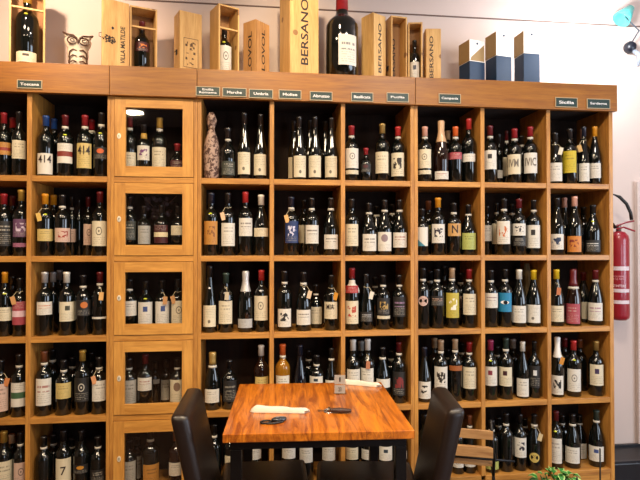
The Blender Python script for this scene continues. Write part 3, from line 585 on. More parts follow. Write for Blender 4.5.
rp = pm.n('ShaderNodeValToRGB'); rp.color_ramp.elements[0].position = .44; rp.color_ramp.elements[1].position = .54; rp.color_ramp.elements[0].color = (*lin('4c3228'), 1); rp.color_ramp.elements[1].color = (*lin('a88c7a'), 1); pm.l(nz.outputs[0], rp.inputs[0]); pm.l(rp.outputs[0], pm.b.inputs['Base Color']); pm.b.inputs['Roughness'].default_value = .7
t = obj('wrapped_bottle', b, pm.m, None, smooth=True); t.location = (max(p.x, COLS[3][0]+r+.006), .062, BTOP[1]+.0004)
tag(t, 'bottle wrapped in printed brown paper, leftmost, top row of Marche column', 'bottle', 'wine bottles in the Marche column')
b = bmesh.new(); tube(b, [(math.cos(a)*r*.42, math.sin(a)*r*.42, h*.765) for a in [i*2*PI/12 for i in range(13)]], .002, 5); obj('string', b, plain('8a6a50', .8), t)
p = at(526.7, 300, .15); hh = at(526.5, 263.5, .15).z-BTOP[3]; b = bmesh.new()
lathe(b, [(.022, 0), (.024, .05), (.012, .10), (.010, .16), (.019, .22), (.021, .28), (.012, hh)], 14)
bmesh.ops.subdivide_edges(b, edges=b.edges[:], cuts=1, use_grid_fill=True)
for v in b.verts: v.co += noise.noise_vector(v.co*150)*.0022*(1 if v.co.z > .01 else 0)
t = obj('straw_bundle', b, wood('5a4a30', '8a7650', 'Z', .8, 40, 'straw'), None, smooth=True); t.location = (p.x, .15, BTOP[3]+.0004)
tag(t, 'brown dried straw bundle standing behind bottles, third row of column right of Campania', 'ornament')
b = bmesh.new(); tube(b, [(math.cos(a)*.0125, math.sin(a)*.0125, .12) for a in [i*2*PI/10 for i in range(11)]], .002, 5); obj('tie', b, plain('5a4a38', .8), t)
# room reflection modelled as added dark glass grapes behind the second glazed door
t = empty('reflection_cluster', (at(160, 205, .19).x, .19, BTOP[2]+.0004))
tag(t, 'cluster of dark glass grapes standing in for a reflection in the second glazed door', 'ornament')
b = bmesh.new(); lathe(b, [(.03, 0), (.03, .006), (.005, .012), (.005, .23), (.003, .25)], 12); obj('stand', b, METAL_BLK, t, smooth=True)
b = bmesh.new(); cz = at(160, 207, .19).z-BTOP[2]
for i in range(38):
    a = random.uniform(0, 2*PI); rr = random.uniform(.012, .05); zz = cz+random.uniform(-.055, .045); kk = 1-max(0, (cz-zz))*7
    ball(b, (math.cos(a)*rr*1.7*kk, math.sin(a)*rr*.8*kk, zz), .0125, u=10, v=6)
obj('balls', b, bottle_glass('5a4a50', .1), t, smooth=True)
b = bmesh.new()
for s in (-1, 1): tube(b, [(0, 0, cz-.05), (s*.03, -.02, cz), (s*.085, -.02, cz+.055)], .0022, 5)
obj('diagonal_stem', b, plain('5a3a2a', .6), t)

# ================================================================ ON TOP OF THE SHELVING
ZT = CT+.0006
def frame_of(x, y, rz): return Matrix.Translation((x, y, ZT)) @ Matrix.Rotation(rz, 4, 'Z')
def boxcase(name, u, y, wd, dp, vtop, rz, label, cat='box', closed=True, bar=None, group='wooden wine boxes on top of the shelving', m=None, side_text=None, front_text=None, print_=None, inner_text=None, h=None, clasp=None, tw=None):
    """upright wine case; local front face is -Y, origin at the middle of its base"""
    m = m or PINE; P = at(u, vtop, y); h = h or P.z-ZT; t = empty(name, (P.x, y, ZT), rz); tag(t, label, cat, group); th = .008
    if closed:
        obj('case', box(-wd/2, wd/2, -dp/2+.007, dp/2, 0, h), m, t, bevel=.001)
        obj('sliding_lid', box(-wd/2+.001, wd/2-.001, -dp/2, -dp/2+.006, .001, h-.004), m, t, bevel=.001)
    else:
        b = bmesh.new(); bx(b, -wd/2, -wd/2+th, -dp/2, dp/2, 0, h); bx(b, wd/2-th, wd/2, -dp/2, dp/2, 0, h); bx(b, -wd/2+th, wd/2-th, -dp/2, dp/2, 0, th); bx(b, -wd/2+th, wd/2-th, -dp/2, dp/2, h-th, h)
        obj('case', b, m, t, bevel=.001); obj('back_board', box(-wd/2+th, wd/2-th, dp/2-.006, dp/2, th, h-th), PINE_SHADED, t)
        if bar:
            zb_ = at(u, bar, y-dp/2).z-ZT; b = bmesh.new(); bx(b, -wd/2+th, wd/2-th, -dp/2+.004, -dp/2+.018, zb_-.004, zb_+.004); obj('neck_bar', b, PINE, t)
    yf = -dp/2-.0006
    if front_text: lettering('printed_name', front_text, INK, t, lambda X, Z: (-Z+(tw or 0), yf, h*.5+X), h*.72, wd*.26, .015)
    if side_text: lettering('side_name', side_text, INK, t, lambda X, Z: (-wd/2-.0006, Z, h*.45+X), h*.72, dp*.27, .015)
    if inner_text: lettering('printed_name', inner_text, INK, t, lambda X, Z: (-Z, dp/2-.0068, h*.42+X), h*.66, wd*.22, .015)
    if print_:
        b = bmesh.new(); a0, a1, b0, b1 = -wd*.33, wd*.33, h*.12, h*.58; e = .0026
        bx(b, a0, a1, yf-.0002, yf+.0004, b0, b0+e); bx(b, a0, a1, yf-.0002, yf+.0004, b1-e, b1); bx(b, a0, a0+e, yf-.0002, yf+.0004, b0, b1); bx(b, a1-e, a1, yf-.0002, yf+.0004, b0, b1)
        for i in range(22):
            xx = a0+.006+random.random()*(a1-a0-.022); zz = b0+.008+random.random()*(b1-b0-.03); bx(b, xx, xx+.003+random.random()*.009, yf-.0002, yf+.0004, zz, zz+.002+random.random()*.014)
        obj('printed_picture', b, plain('5f4224', .6), t)
    if clasp:
        b = bmesh.new(); bx(b, -wd/2-.004, -wd/2-.0002, -.008, .008, clasp-.012, clasp+.012); tube(b, [(-wd/2-.004, -.006, clasp+.008), (-wd/2-.011, 0, clasp), (-wd/2-.004, .006, clasp+.008)], .0014, 5); obj('clasp', b, METAL_BLK, t)
    return t, h
def boxed_bottle(x, y, h, r, kind, cap, lab, label, opt=None, zlab=None, g='boxed bottles on top of the shelving', z=None):
    return wine_bottle(x, y, ZT+.0085 if z is None else z, h, r, kind, cap, lab, opt or {}, label, g, zlab=zlab)
# 1 large open case at the far left
t, h = boxcase('wine_box', 27.5, .12, .150, .13, 8, .38, 'tall open wooden box holding a magnum, at the far left end', closed=False, h=.42)
xb, yb = t.location.x, t.location.y
obj('neck_bar', box(-.0665, .0665, -.060, -.050, at(27, 8, .06).z-ZT-.004, at(27, 8, .06).z-ZT+.004), PINE, t)
boxed_bottle(xb, yb, .385, .050, 'B', GO, (0, 0, c_, 'K', '3a3028'), 'large gold-capped bottle in the open box at far left', {'g': 'k', 'ys': 1}, (.075, .025))
# owl
op = at(78, 60, .10); t = empty('owl_figurine', (op.x, .10, ZT), .3); tag(t, 'white ceramic owl with brown painted wings on the shelving top', 'figurine')
H = at(78, 34, .08).z-ZT
OWLM = plain('c9bda8', .35, 0, .4); OB = plain('4e3324', .5)
b = bmesh.new(); lathe(b, [(.026, 0), (.034, .01), (.042, .3*H), (.044, .48*H), (.043, .62*H), (.054, .74*H), (.056, .86*H), (.044, .94*H), (.012, .975*H)], 24)
for v in b.verts: v.co.y *= .72; v.co.x *= 1.08
obj('body', b, OWLM, t, smooth=True)
for s in (-1, 1): obj('ear_tuft', tube(bmesh.new(), [(s*.030, 0, .88*H), (s*.050, -.004, .96*H), (s*.066, -.006, 1.03*H)], [.018, .011, .002], 8), OWLM, t, smooth=True)
for s in (-1, 1):
    b = bmesh.new(); ball(b, (s*.026, -.034, .78*H), .019, (1, .45, .8)); e = obj('eye', b, OWLM, t, smooth=True)
    b = bmesh.new()
    tube(b, [(s*.026+math.cos(a)*.021, -.038-.003*math.sin(a), .78*H+math.sin(a)*.015) for a in [i*2*PI/14 for i in range(15)]], .0034, 5)
    tube(b, [(s*.026+math.cos(a)*.009, -.0435, .78*H+math.sin(a)*.006) for a in [i*2*PI/10 for i in range(11)]], .0018, 5); obj('painted_ring', b, OB, e)
    b = bmesh.new()
    tube(b, [(s*.004, -.042, .84*H), (s*.022, -.044, .91*H), (s*.048, -.026, .95*H), (s*.066, -.008, 1.02*H)], .0042, 5); obj('painted_brow', b, OB, t)
    for k in range(3):
        b = bmesh.new(); zz = .54-.15*k
        tube(b, [(s*.041, -.018, (zz-.20)*H), (s*.036, -.027, (zz-.04)*H), (s*.022, -.0325, (zz+.02)*H), (s*.006, -.0335, (zz-.01)*H)], .0032, 5); obj('painted_feather', b, OB, t)
b = bmesh.new(); tube(b, [(0, -.040, .80*H), (0, -.048, .74*H), (0, -.040, .68*H)], [.006, .005, .001], 6); obj('beak', b, OB, t, smooth=True)
# 2 case with its lid open, VILLA MATILDE
t, h = boxcase('wine_box', 142.5, .12, .128, .105, 11.5, .31, 'wooden box with its printed lid swung open, bottle inside, between owl and next box', closed=False, bar=27, clasp=.1)
x2, y2 = t.location.x, t.location.y
b = bmesh.new(); M = Matrix.Translation((-.0665, -.055, 0)) @ Matrix.Rotation(.22, 4, 'Z'); bx(b, -.128, -.002, -.004, .004, .002, h, M=M); ld = obj('hinged_lid', b, PINE, t, bevel=.001)
lettering('printed_name', 'VILLA MATILDE', INK, ld, lambda X, Z: M @ Vector((-.032-Z, -.0046, h*.36+X)), h*.55, .022, .02)
b = bmesh.new()
for i in range(60):
    a = random.uniform(0, 2*PI); q = random.random()**.5*.030; bx(b, -.095+q*math.cos(a)-.003, -.095+q*math.cos(a)+.003, -.0046, -.0041, h*.40+q*.7*math.sin(a)-.002, h*.40+q*.7*math.sin(a)+.003, M=M)
ball(b, M @ Vector((-.080, -.0044, h*.58)), .007, (1, .1, 1)); obj('printed_crest', b, INK, ld)
b = bmesh.new(); tube(b, [M @ Vector(q) for q in ((-.129, -.004, h*.48), (-.140, -.004, h*.47), (-.140, -.004, h*.42), (-.129, -.004, h*.41))], .0016, 5); obj('hook', b, METAL_BLK, ld)
boxed_bottle(x2-.002, y2+.002, .262, .037, 'B', DR, (0, 0, '4a1018', 'M', 'c9702a'), 'dark red-capped bottle in the box with open lid', {}, (.15, .105))
# 3..: closed and open cases
boxcase('wine_box', 188, .13, .112, .10, 15.5, .42, 'closed pale wooden box with engraved picture, right of the open-lid box', print_=True, clasp=.12)
t, h = boxcase('wine_box', 224.5, .12, .110, .115, 10, .46, 'open wooden box with crossbar and white-labelled bottle, before the twin-lettered box', closed=False, bar=28)
boxed_bottle(t.location.x, t.location.y, .25, .036, 'B', BK, (0, 0, w_, 'R'), 'white-labelled bottle in the open box with crossbar', {'ys': 1, 'dang': .3}, (.15, .02))
boxcase('wine_box', 256.5, .12, .094, .094, 24, .80, 'brown wooden box, corner forward, lettered on two faces', m=wood('94683a', 'b98a54', 'Z', .6, name='pine_brown'), side_text='LOVOL', front_text='LOVOL')
boxcase('wine_box', 299, .12, .155, .15, -20, .30, 'largest wooden box with bold BERSANO lettering, beside the giant bottle', h=.46, front_text='BERSANO')
# giant bottle
mg = at(342.5, 70, .08); wine_bottle(mg.x, .095, ZT, .455, .083, 'B', R_, (0, 0, w_, 'A', '4a4a52'), {'foil': .2, 'half': .62, 'dang': .28}, 'giant red-capped wine bottle with white label on shelving top', None, name='giant_wine_bottle', zlab=(.215, .062))
t, h = boxcase('wine_box', 373.5, .12, .085, .095, 17, .52, 'closed BERSANO wooden box directly right of the giant bottle', front_text='BERSANO')
t, h = boxcase('wine_box', 396, .135, .090, .085, 19.5, .14, 'open empty wooden box with BERSANO lettering inside', closed=False, inner_text='BERSANO', clasp=.09)
t, h = boxcase('wine_box', 414.5, .13, .075, .085, 25.5, -.2, 'open wooden box showing a dark bottle, between two BERSANO boxes', closed=False)
boxed_bottle(t.location.x, t.location.y, .235, .028, 'B', BK, (0, 0, w_, 'K', '4a4a52'), 'dark bottle with white label in the narrow open box', {}, (.115, .02))
t, h = boxcase('wine_box', 432, .15, .080, .08, 31, -.12, 'rightmost wooden BERSANO box, lid half slid aside', front_text='BERSANO', tw=-.012)
# navy and tan gift cases; glare painted as white into the lids
NAVY = plain('12304e', .5); GLARE_WHITE = plain('f2eee6', .55); GT = plain('9a7c4c', .6)
for u, vt, vm, lab in ((475.5, 40, 61.5, 'white and navy gift box with tan flap, leftmost of the three'), (502.5, 32, 56, 'white and navy gift box in the middle of the three'), (531.5, 31, 53.5, 'white and navy gift box at the right of the three')):
    y = .13; P = at(u, vt, y-.05); h = P.z-ZT; zm = at(u, vm, y-.05).z-ZT; t = empty('gift_box', (P.x, y, ZT), {475.5: .22, 502.5: .18, 531.5: .05}[u]); tag(t, lab, 'box', 'white and navy gift boxes on the shelving top')
    W, Dp = .047, .048
    obj('base', box(-W, W, -Dp, Dp, 0, zm), NAVY, t, bevel=.001); obj('lid', box(-W, W, -Dp, Dp, zm+.0005, h), GLARE_WHITE, t, bevel=.001)
    obj('tan_side', box(-W-.002, -W-.0002, -Dp, Dp, zm+.003, h-.001), GT, t)  # the box's own tan, not whitened on this side
    b = bmesh.new(); lathe(b, [(.006, 0), (.006, .001)], 10, M=Matrix.Translation((0, -Dp-.0002, h-.018)) @ Matrix.Rotation(PI/2, 4, 'X')); obj('round_emblem', b, NAVY, t)
    if u < 480:
        b = bmesh.new(); q = [b.verts.new(v) for v in ((-W+.004, -Dp-.0006, zm+.004), (W-.003, -Dp-.0006, zm+.004), (W-.003, -Dp-.0006, h-.02), (-W+.01, -Dp-.0006, zm+.022))]; b.faces.new(q); obj('tan_diagonal', b, GT, t, smooth='keep')

# ================================================================ TABLE
TZ = .745
fl, fr, bl, br = atz(222.5, 434.5, TZ), atz(413.3, 430.3, TZ), atz(239.5, 384, TZ), atz(382, 381.8, TZ)
cx = (fl.x+fr.x+bl.x+br.x)/4; cyy = (fl.y+fr.y+bl.y+br.y)/4; TW = ((fr-fl).length+(br-bl).length)/2; TD = ((bl-fl).length+(br-fr).length)/2
trz = math.atan2((fr-fl).y, (fr-fl).x)*.5+math.atan2((br-bl).y, (br-bl).x)*.5

tb = empty('table', (cx, cyy, 0), trz); tag(tb, 'small square table with glossy orange wooden top and black legs', 'table')
a = N('table_planks'); tc = a.n('ShaderNodeTexCoord'); mp = a.n('ShaderNodeMapping'); mp.inputs['Scale'].default_value = (11, 1.1, 5); a.l(tc.outputs['Object'], mp.inputs[0])
sp = a.n('ShaderNodeSeparateXYZ'); a.l(tc.outputs['Object'], sp.inputs[0]); pl = a.math('MULTIPLY_ADD', sp.outputs[0], 1/.088, 10.3); fp = a.math('FLOOR', pl); fr_ = a.math('FRACT', pl)
cb = a.n('ShaderNodeCombineXYZ'); a.l(fp, cb.inputs[1]); a.l(a.math('MULTIPLY', fp, 3.7), cb.inputs[2]); ad = a.n('ShaderNodeVectorMath', operation='ADD'); a.l(mp.outputs[0], ad.inputs[0]); a.l(cb.outputs[0], ad.inputs[1])
n1 = a.n('ShaderNodeTexNoise'); n1.inputs['Scale'].default_value = 3.5; n1.inputs['Detail'].default_value = 9; n1.inputs['Roughness'].default_value = .7; n1.inputs['Distortion'].default_value = .8; a.l(ad.outputs[0], n1.inputs['Vector'])
rp = a.n('ShaderNodeValToRGB'); rp.color_ramp.elements[0].position = .38; rp.color_ramp.elements[1].position = .62; rp.color_ramp.elements[0].color = (*lin('74340a'), 1); rp.color_ramp.elements[1].color = (*lin('d67e20'), 1); a.l(n1.outputs[0], rp.inputs[0])
wn_ = a.n('ShaderNodeTexWhiteNoise', noise_dimensions='1D'); a.l(fp, wn_.inputs['W'])
c1 = a.mix(a.math('MULTIPLY', wn_.outputs[0], .4), rp.outputs[0], lin('a65614')); seam = a.math('LESS_THAN', fr_, .018); a.l(a.mix(a.math('MULTIPLY', seam, .6), c1, lin('5a2408')), a.b.inputs['Base Color'])
a.b.inputs['Roughness'].default_value = .28; a.b.inputs['Coat Weight'].default_value = .35; a.b.inputs['Coat Roughness'].default_value = .12
bp = a.n('ShaderNodeBump'); bp.inputs['Strength'].default_value = .15; bp.inputs['Distance'].default_value = .002; a.l(n1.outputs[0], bp.inputs['Height']); a.l(bp.outputs[0], a.b.inputs['Normal'])
obj('tabletop', box(-TW/2, TW/2, -TD/2, TD/2, TZ-.028, TZ), a.m, tb, bevel=.0025)
i_ = .022
b = bmesh.new(); q = .018
for s in (-1, 1):
    bx(b, -TW/2+i_, TW/2-i_, s*(TD/2-i_-.015)-.012, s*(TD/2-i_-.015)+.012, TZ-.058, TZ-.0285); bx(b, s*(TW/2-i_-.015)-.012, s*(TW/2-i_-.015)+.012, -TD/2+i_+.03, TD/2-i_-.03, TZ-.058, TZ-.0285)
obj('apron', b, METAL_BLK, tb)
for sx in (-1, 1):
    for sy in (-1, 1):
        lx, ly = sx*(TW/2-i_-q), sy*(TD/2-i_-q); obj('leg', box(lx-q, lx+q, ly-q, ly+q, 0.001, TZ-.059), METAL_BLK, tb, bevel=.002)
def on_table(u, v): return atz(u, v, TZ)
# napkins
NAP = plain('cdc3b0', .85, name='linen')
def napkin(pa, pb, wd, label, fold=.5):
    A, B = on_table(*pa), on_table(*pb); L = (B-A).length; rz = math.atan2((B-A).y, (B-A).x); t = empty('napkin', (A.x, A.y, TZ+.0004), rz)
    tag(t, label, 'napkin', 'folded white napkins on the table')
    b = bmesh.new(); n = 22; top, bot = [], []
    for i in range(n+1):
        f = i/n; x = f*L; ww = wd*(1-.35*f)*(1 if f > .08 else .7+f*3.7)
        rt, rb = [], []
        for j in range(9):
            g = j/8-.5; z = .020*(1-(2*g)**4)*(1-.3*f+.06*math.sin(f*14+g*5))*(1 if .03 < f < .98 else .6)
            rt.append(b.verts.new((x+g*.02, g*ww, .002+z))); rb.append(b.verts.new((x+g*.02, g*ww, 0)))
        top.append(rt); bot.append(rb)
    for i in range(n):
        for j in range(8):
            b.faces.new((top[i][j], top[i+1][j], top[i+1][j+1], top[i][j+1])); b.faces.new((bot[i][j], bot[i][j+1], bot[i+1][j+1], bot[i+1][j]))
        for j, jj in ((0, 0), (8, 8)): b.faces.new((top[i][j], bot[i][j], bot[i+1][j], top[i+1][j]))
    for r0, r1 in ((top[0], bot[0]), (top[-1], bot[-1])):
        for j in range(8): b.faces.new((r0[j], r0[j+1], r1[j+1], r1[j]))
    obj('cloth', b, NAP, t, smooth=True)
    b = bmesh.new()
    for s in (-1, 1): bx(b, L*.93, L*1.03, s*.006-.0025, s*.006+.0025, .006, .0085)
    obj('cutlery', b, STEEL, t)
napkin((253.5, 411.5), (307, 413), .036, 'rolled white napkin lying beside the black car key')
napkin((337, 383.2), (379, 387), .034, 'rolled white napkin behind the clear table marker')
# car key with ring
k0 = on_table(279, 421); t = empty('car_key', (k0.x, k0.y, TZ+.0005), .30); tag(t, 'black car key with a dark key ring near table front left', 'key')
b = bmesh.new(); lathe(b, [(.016, 0), (.018, .003), (.018, .009), (.014, .012)], 20, M=Matrix.Diagonal((1.5, .85, 1, 1))); obj('fob', b, plain('1a1c20', .3, 0, .5), t, smooth=True)
b = bmesh.new(); bx(b, -.012, -.002, -.005, .005, .0118, .0135); bx(b, .004, .014, -.005, .005, .0118, .0135); obj('button', b, plain('5a6068', .4), t)
b = bmesh.new(); tube(b, [(-.047+.019*math.cos(a), -.002+.014*math.sin(a), .0035) for a in [i*2*PI/18 for i in range(19)]], .0032, 6); obj('key_ring', b, plain('1c1c1e', .3, .5), t, smooth=True)
b = bmesh.new(); tube(b, [(-.02+.03*math.cos(a), -.016+.010*math.sin(a), .0032) for a in [PI*.9+i*PI*1.2/12 for i in range(13)]], .003, 6); obj('strap', b, BLACK, t, smooth=True)
# key bunch with braided fob
k1 = on_table(336, 413); t = empty('key_bunch', (k1.x, k1.y, TZ+.0005), -.22); tag(t, 'bunch of silver keys with brown braided leather fob', 'keys')
b = bmesh.new()
for i in range(12):
    f = i/11; ball(b, (-.016+f*.066, 0, .0095), .0135*(1-.35*abs(f-.45)*1.6), (.62, 1, .72), 8, 6)
obj('braided_fob', b, plain('3a2218', .5), t, smooth=True)
b = bmesh.new(); tube(b, [(-.028+.015*math.cos(a), .004+.013*math.sin(a), .005+.004*math.sin(a)) for a in [i*2*PI/16 for i in range(17)]], .0017, 6); obj('split_ring', b, STEEL, t, smooth=True)
for j, (ax, ay, rz) in enumerate(((-.035, .006, 2.9), (-.03, .012, 1.4), (-.02, .012, .35))):
    b = bmesh.new(); M = Matrix.Translation((ax, ay, .003+.0028*j)) @ Matrix.Rotation(rz, 4, 'Z'); lathe(b, [(.008, 0), (.008, .002)], 12, M=M); bx(b, .006, .034, -.0025, .0025, 0, .002, M=M); bx(b, .022, .030, .0024, .0055, 0, .002, M=M); obj('key', b, STEEL, t)
# clear cube marker
c0 = on_table(340.3, 394.5); t = empty('table_marker', (c0.x, c0.y+.012, TZ+.0005), -.12); tag(t, 'small clear acrylic table marker with grey numbered cards', 'sign')
hz = at(340, 374, c0.y).z-TZ; W = .0245
a = N('acrylic'); tr = a.n('ShaderNodeBsdfTransparent'); tr.inputs[0].default_value = (.93, .92, .9, 1); gl = a.n('ShaderNodeBsdfGlossy'); gl.inputs['Roughness'].default_value = .03; lw = a.n('ShaderNodeLayerWeight'); mx = a.n('ShaderNodeMixShader')
a.l(a.math('MULTIPLY_ADD', a.math('POWER', lw.outputs['Facing'], 4.0), .9, .08), mx.inputs[0]); a.l(tr.outputs[0], mx.inputs[1]); a.l(gl.outputs[0], mx.inputs[2]); a.l(mx.outputs[0], a.t.nodes['Material Output'].inputs[0])
obj('clear_block', box(-W, W, -.014, .014, 0, hz), a.m, t, bevel=.001)
for z0, z1, s in ((.003, hz*.44, '23'), (hz*.5, hz*.93, '1')):
    cd = obj('card', box(-W+.003, W-.003, -.009, -.007, z0, z1), plain('aeaaa2', .6), t); lettering('number', s, INK, cd, lambda X, Z: (X, -.0094, (z0+z1)/2+Z), .006*len(s), (z1-z0)*.5, .02)

# ================================================================ LEATHER CHAIRS
def leather():
    a = N('dark_leather'); tc = a.n('ShaderNodeTexCoord'); v = a.n('ShaderNodeTexVoronoi'); v.inputs['Scale'].default_value = 260; a.l(tc.outputs['Object'], v.inputs['Vector'])
    n1 = a.n('ShaderNodeTexNoise'); n1.inputs['Scale'].default_value = 6; a.l(tc.outputs['Object'], n1.inputs['Vector'])
    a.l(a.mix(n1.outputs[0], lin('130c0a'), lin('1f1512')), a.b.inputs['Base Color']); a.b.inputs['Roughness'].default_value = .36
    bp = a.n('ShaderNodeBump'); bp.inputs['Strength'].default_value = .18; bp.inputs['Distance'].default_value = .001; a.l(v.outputs['Distance'], bp.inputs['Height']); a.l(bp.outputs[0], a.b.inputs['Normal']); return a.m
LEATH = leather()
def rbox(x0, x1, y0, y1, z0, z1, bev):
    b = box(x0, x1, y0, y1, z0, z1); bmesh.ops.bevel(b, geom=b.edges[:], offset=bev, segments=4, profile=.6, affect='EDGES'); return b
def leather_chair(near, far, sgn, label, ztop=.79, lean=.22):
    """near, far: pixels of the middle of the backrest's top at its near and far end; sgn +1 faces right"""
    A, B = atz(*near, ztop), atz(*far, ztop); mid = (A+B)/2; wdt = (B-A).length; rz = math.atan2((B-A).y, (B-A).x)-PI/2

    # local: +X to the front when sgn=+1, Y across
    zs = .40; top_off = -sgn*(ztop-zs)*lean
    dep = .42; t = empty('leather_chair', (mid.x-top_off*math.cos(rz), mid.y-top_off*math.sin(rz), 0), rz); tag(t, label, 'chair', 'dark leather dining chairs at the table')
    hw = wdt/2
    b = rbox(-.030, .030, -hw, hw, zs, ztop, .0245)
    for v in b.verts:
        f = (v.co.z-zs)/(ztop-zs); v.co.x += -sgn*lean*(v.co.z-zs); v.co.x *= 1
        v.co.z += .012*math.cos(v.co.y/hw*PI/2)*max(0, f)
        if f > .5: v.co.y *= 1-.05*(f-.5)
    obj('backrest', b, LEATH, t, smooth=True)
    near_y = max(-hw+.005, (-.80-t.location.y)); dep = (.196-t.location.x) if sgn > 0 else (t.location.x-.222)
    b = rbox(.031 if sgn > 0 else -dep, dep if sgn > 0 else -.031, near_y, hw-.005, .40, .50, .022)
    obj('seat', b, LEATH, t, smooth=True)
    for sx in (0, 1):
        for sy in (-1, 1):
            xx = sgn*(.0+sx*(dep-.03)); yy = hw-.03 if sy > 0 else near_y+.03; b = bmesh.new(); z1 = .399
            s0, s1 = .013, .019
            vs_ = [b.verts.new((xx+dx*s-(0 if sx else sgn*.03*(1-k)), yy+dy*s, zz)) for k, (s, zz) in enumerate(((s0, .001), (s1, z1))) for dx, dy in ((-1, -1), (1, -1), (1, 1), (-1, 1))]
            for f in ((3, 2, 1, 0), (4, 5, 6, 7), (0, 1, 5, 4), (1, 2, 6, 5), (2, 3, 7, 6), (3, 0, 4, 7)): b.faces.new([vs_[i] for i in f])
            obj('leg', b, plain('20140f', .4), t)
    return t
leather_chair((178, 417), (194, 387), 1, 'dark brown leather chair at the left side of the table')
leather_chair((458, 410.5), (439.5, 386), -1, 'dark brown leather chair at the right side of the table')

# ================================================================ FOLDING CHAIR
fy = -.40
pR = at(494, 440, fy); t = empty('folding_chair', (pR.x, fy, 0), -.35); tag(t, 'folding bistro chair with wooden slats and black metal frame, behind leather chair', 'chair')
SLAT = wood('8a6038', 'b58a58', 'X', .5, name='slat_wood')
zz = lambda v: at(478, v, fy).z
W = .25
for v0, v1 in ((431.5, 440.5), (448.5, 459)):
    z1, z0 = zz(v0), zz(v1); b = box(-W, -.004, -.008, .006, z0, z1); obj('back_slat', b, SLAT, t, bevel=.002)
zt_ = zz(421); zbar = zz(460.5)
for x in (0.0, -W-.004):
    obj('back_post', tube(bmesh.new(), [(x-.012, .0, zt_), (x, .0, zbar), (x+.0, .05, .30), (x, .14, .008)], .0065, 8), METAL_BLK, t, smooth=True)
    obj('leg', tube(bmesh.new(), [(x, .22, .376), (x, .02, .33), (x, -.10, .20), (x, -.18, .008)], .0065, 8), METAL_BLK, t, smooth=True)
obj('cross_bar', tube(bmesh.new(), [(-W-.02, .0, zbar), (.085, .0, zbar)], .0055, 8), METAL_BLK, t, smooth=True)
for i in range(5):
    y = .012+i*.044; obj('seat_slat', box(-W, -.004, y, y+.036, .385, .397), SLAT, t, bevel=.002)

# ================================================================ RIGHT SIDE
# fire extinguisher on the wall
ey = .235; ep = at(619, 300, ey); zt2, zb2 = at(620, 231, ey-.05).z, at(620, 321, ey-.05).z; h = zt2-zb2; r = .055
t = empty('fire_extinguisher', (ep.x, ey, zb2)); tag(t, 'red fire extinguisher hung on the wall beside the shelving', 'fire extinguisher')
REDP = plain('8f0c22', .35, 0, .5)
obj('cylinder', lathe(bmesh.new(), [(r*.7, 0), (r*.95, .012), (r, .03), (r, h-.05), (r*.9, h-.025), (r*.6, h-.005), (r*.3, h)], 28), REDP, t, smooth=True)
ang = face_cam(ep.x, ey)
def wrapE(X, Z): return ((r+.0016)*math.cos(ang+X/r), (r+.0016)*math.sin(ang+X/r), Z)
for va, vb in ((266.5, 270.5), (289, 292.5), (300.5, 304)):
    obj('white_band', patch(r, at(620, vb, ey-.05).z-zb2, at(620, va, ey-.05).z-zb2, 1.15, ang, .0012), plain('d8c8cc', .5), t, smooth='keep')
lettering('printed_text', 'ESTINTORE', plain('e4c9cc', .5), t, lambda X, Z: wrapE(X, at(620, 286, ey-.05).z-zb2+Z), .075, .014, .02)
lettering('printed_text', 'POLVERE\n6 kg ABC', plain('d89aa0', .5), t, lambda X, Z: wrapE(X, at(620, 278, ey-.05).z-zb2+Z), .055, .026, .01)
b = bmesh.new(); lathe(b, [(.014, h-.004), (.014, h+.03), (.009, h+.04)], 12); obj('valve', b, plain('8a8078', .35, .8), t, smooth=True)
b = bmesh.new(); tube(b, [(-.02, -.01, h+.012), (.01, -.03, h+.022), (.075, -.035, h+.0)], .005, 6); obj('lower_lever', b, REDP, t)
b = bmesh.new(); tube(b, [(-.02, -.01, h+.03), (.02, -.03, h+.048), (.07, -.035, h+.058)], .0055, 6); obj('handle', b, plain('8a1420', .35), t)
hp = [at(611, 194, .2), at(619, 197, .2), at(626, 204, .2), at(630, 213, .2), at(631, 220, .2)]
b = bmesh.new(); tube(b, [Vector((-.02, 0, h+.02)), Vector((-.06, -.01, h+.06)), Vector((-.065, -.02, h+.13))]+[Vector((q.x-ep.x, -.04, q.z-zb2)) for q in hp], .0095, 8); obj('hose', b, BLACK, t, smooth=True)
b = bmesh.new(); bx(b, -.03, .03, r-.004, .0845, h*.55, h*.6); bx(b, -.03, .03, r-.004, .0845, h*.9, h*.95); obj('wall_bracket', b, METAL_BLK, t)
# wall lamp, top right corner
ly = .20; c = at(633.5, 45.5, .27); t = empty('wall_lamp', (c.x, .319, c.z)); tag(t, 'teal glass wall lamp with round black mount, top right corner', 'lamp')
b = bmesh.new(); lathe(b, [(.03, 0), (.034, .008), (.034, .03), (.02, .05)], 20, M=Matrix.Rotation(PI/2, 4, 'X') @ Matrix.Translation((0, 0, .0))); obj('mount', b, plain('141824', .35), t, smooth=True)
b = bmesh.new(); q0 = at(625, 15, .26); dx, dz = q0.x-c.x, q0.z-c.z
tube(b, [(0, -.03, .02), (.02, -.07, .08), (dx+.03, -.08, dz-.06), (dx+.0, -.06, dz-.01)], .004, 6); obj('arm', b, plain('4a5560', .4, .5), t, smooth=True)
b = bmesh.new(); M = Matrix.Translation((dx, -.06, dz)) @ Matrix.Rotation(.7, 4, 'Y'); lathe(b, [(.012, .06), (.024, .055), (.042, .0), (.052, -.04), (.048, -.04), (.03, .03)], 18, M=M); obj('glass_shade', b, plain('4fb8b4', .2, 0, .5), t, smooth=True)
b = bmesh.new(); tube(b, [(.012, -.03, -.02), (.03, -.06, -.06), (.02, -.06, -.125)], [.012, .016, .006], 8); obj('hanging_drop', b, plain('8a93a0', .35), t, smooth=True)
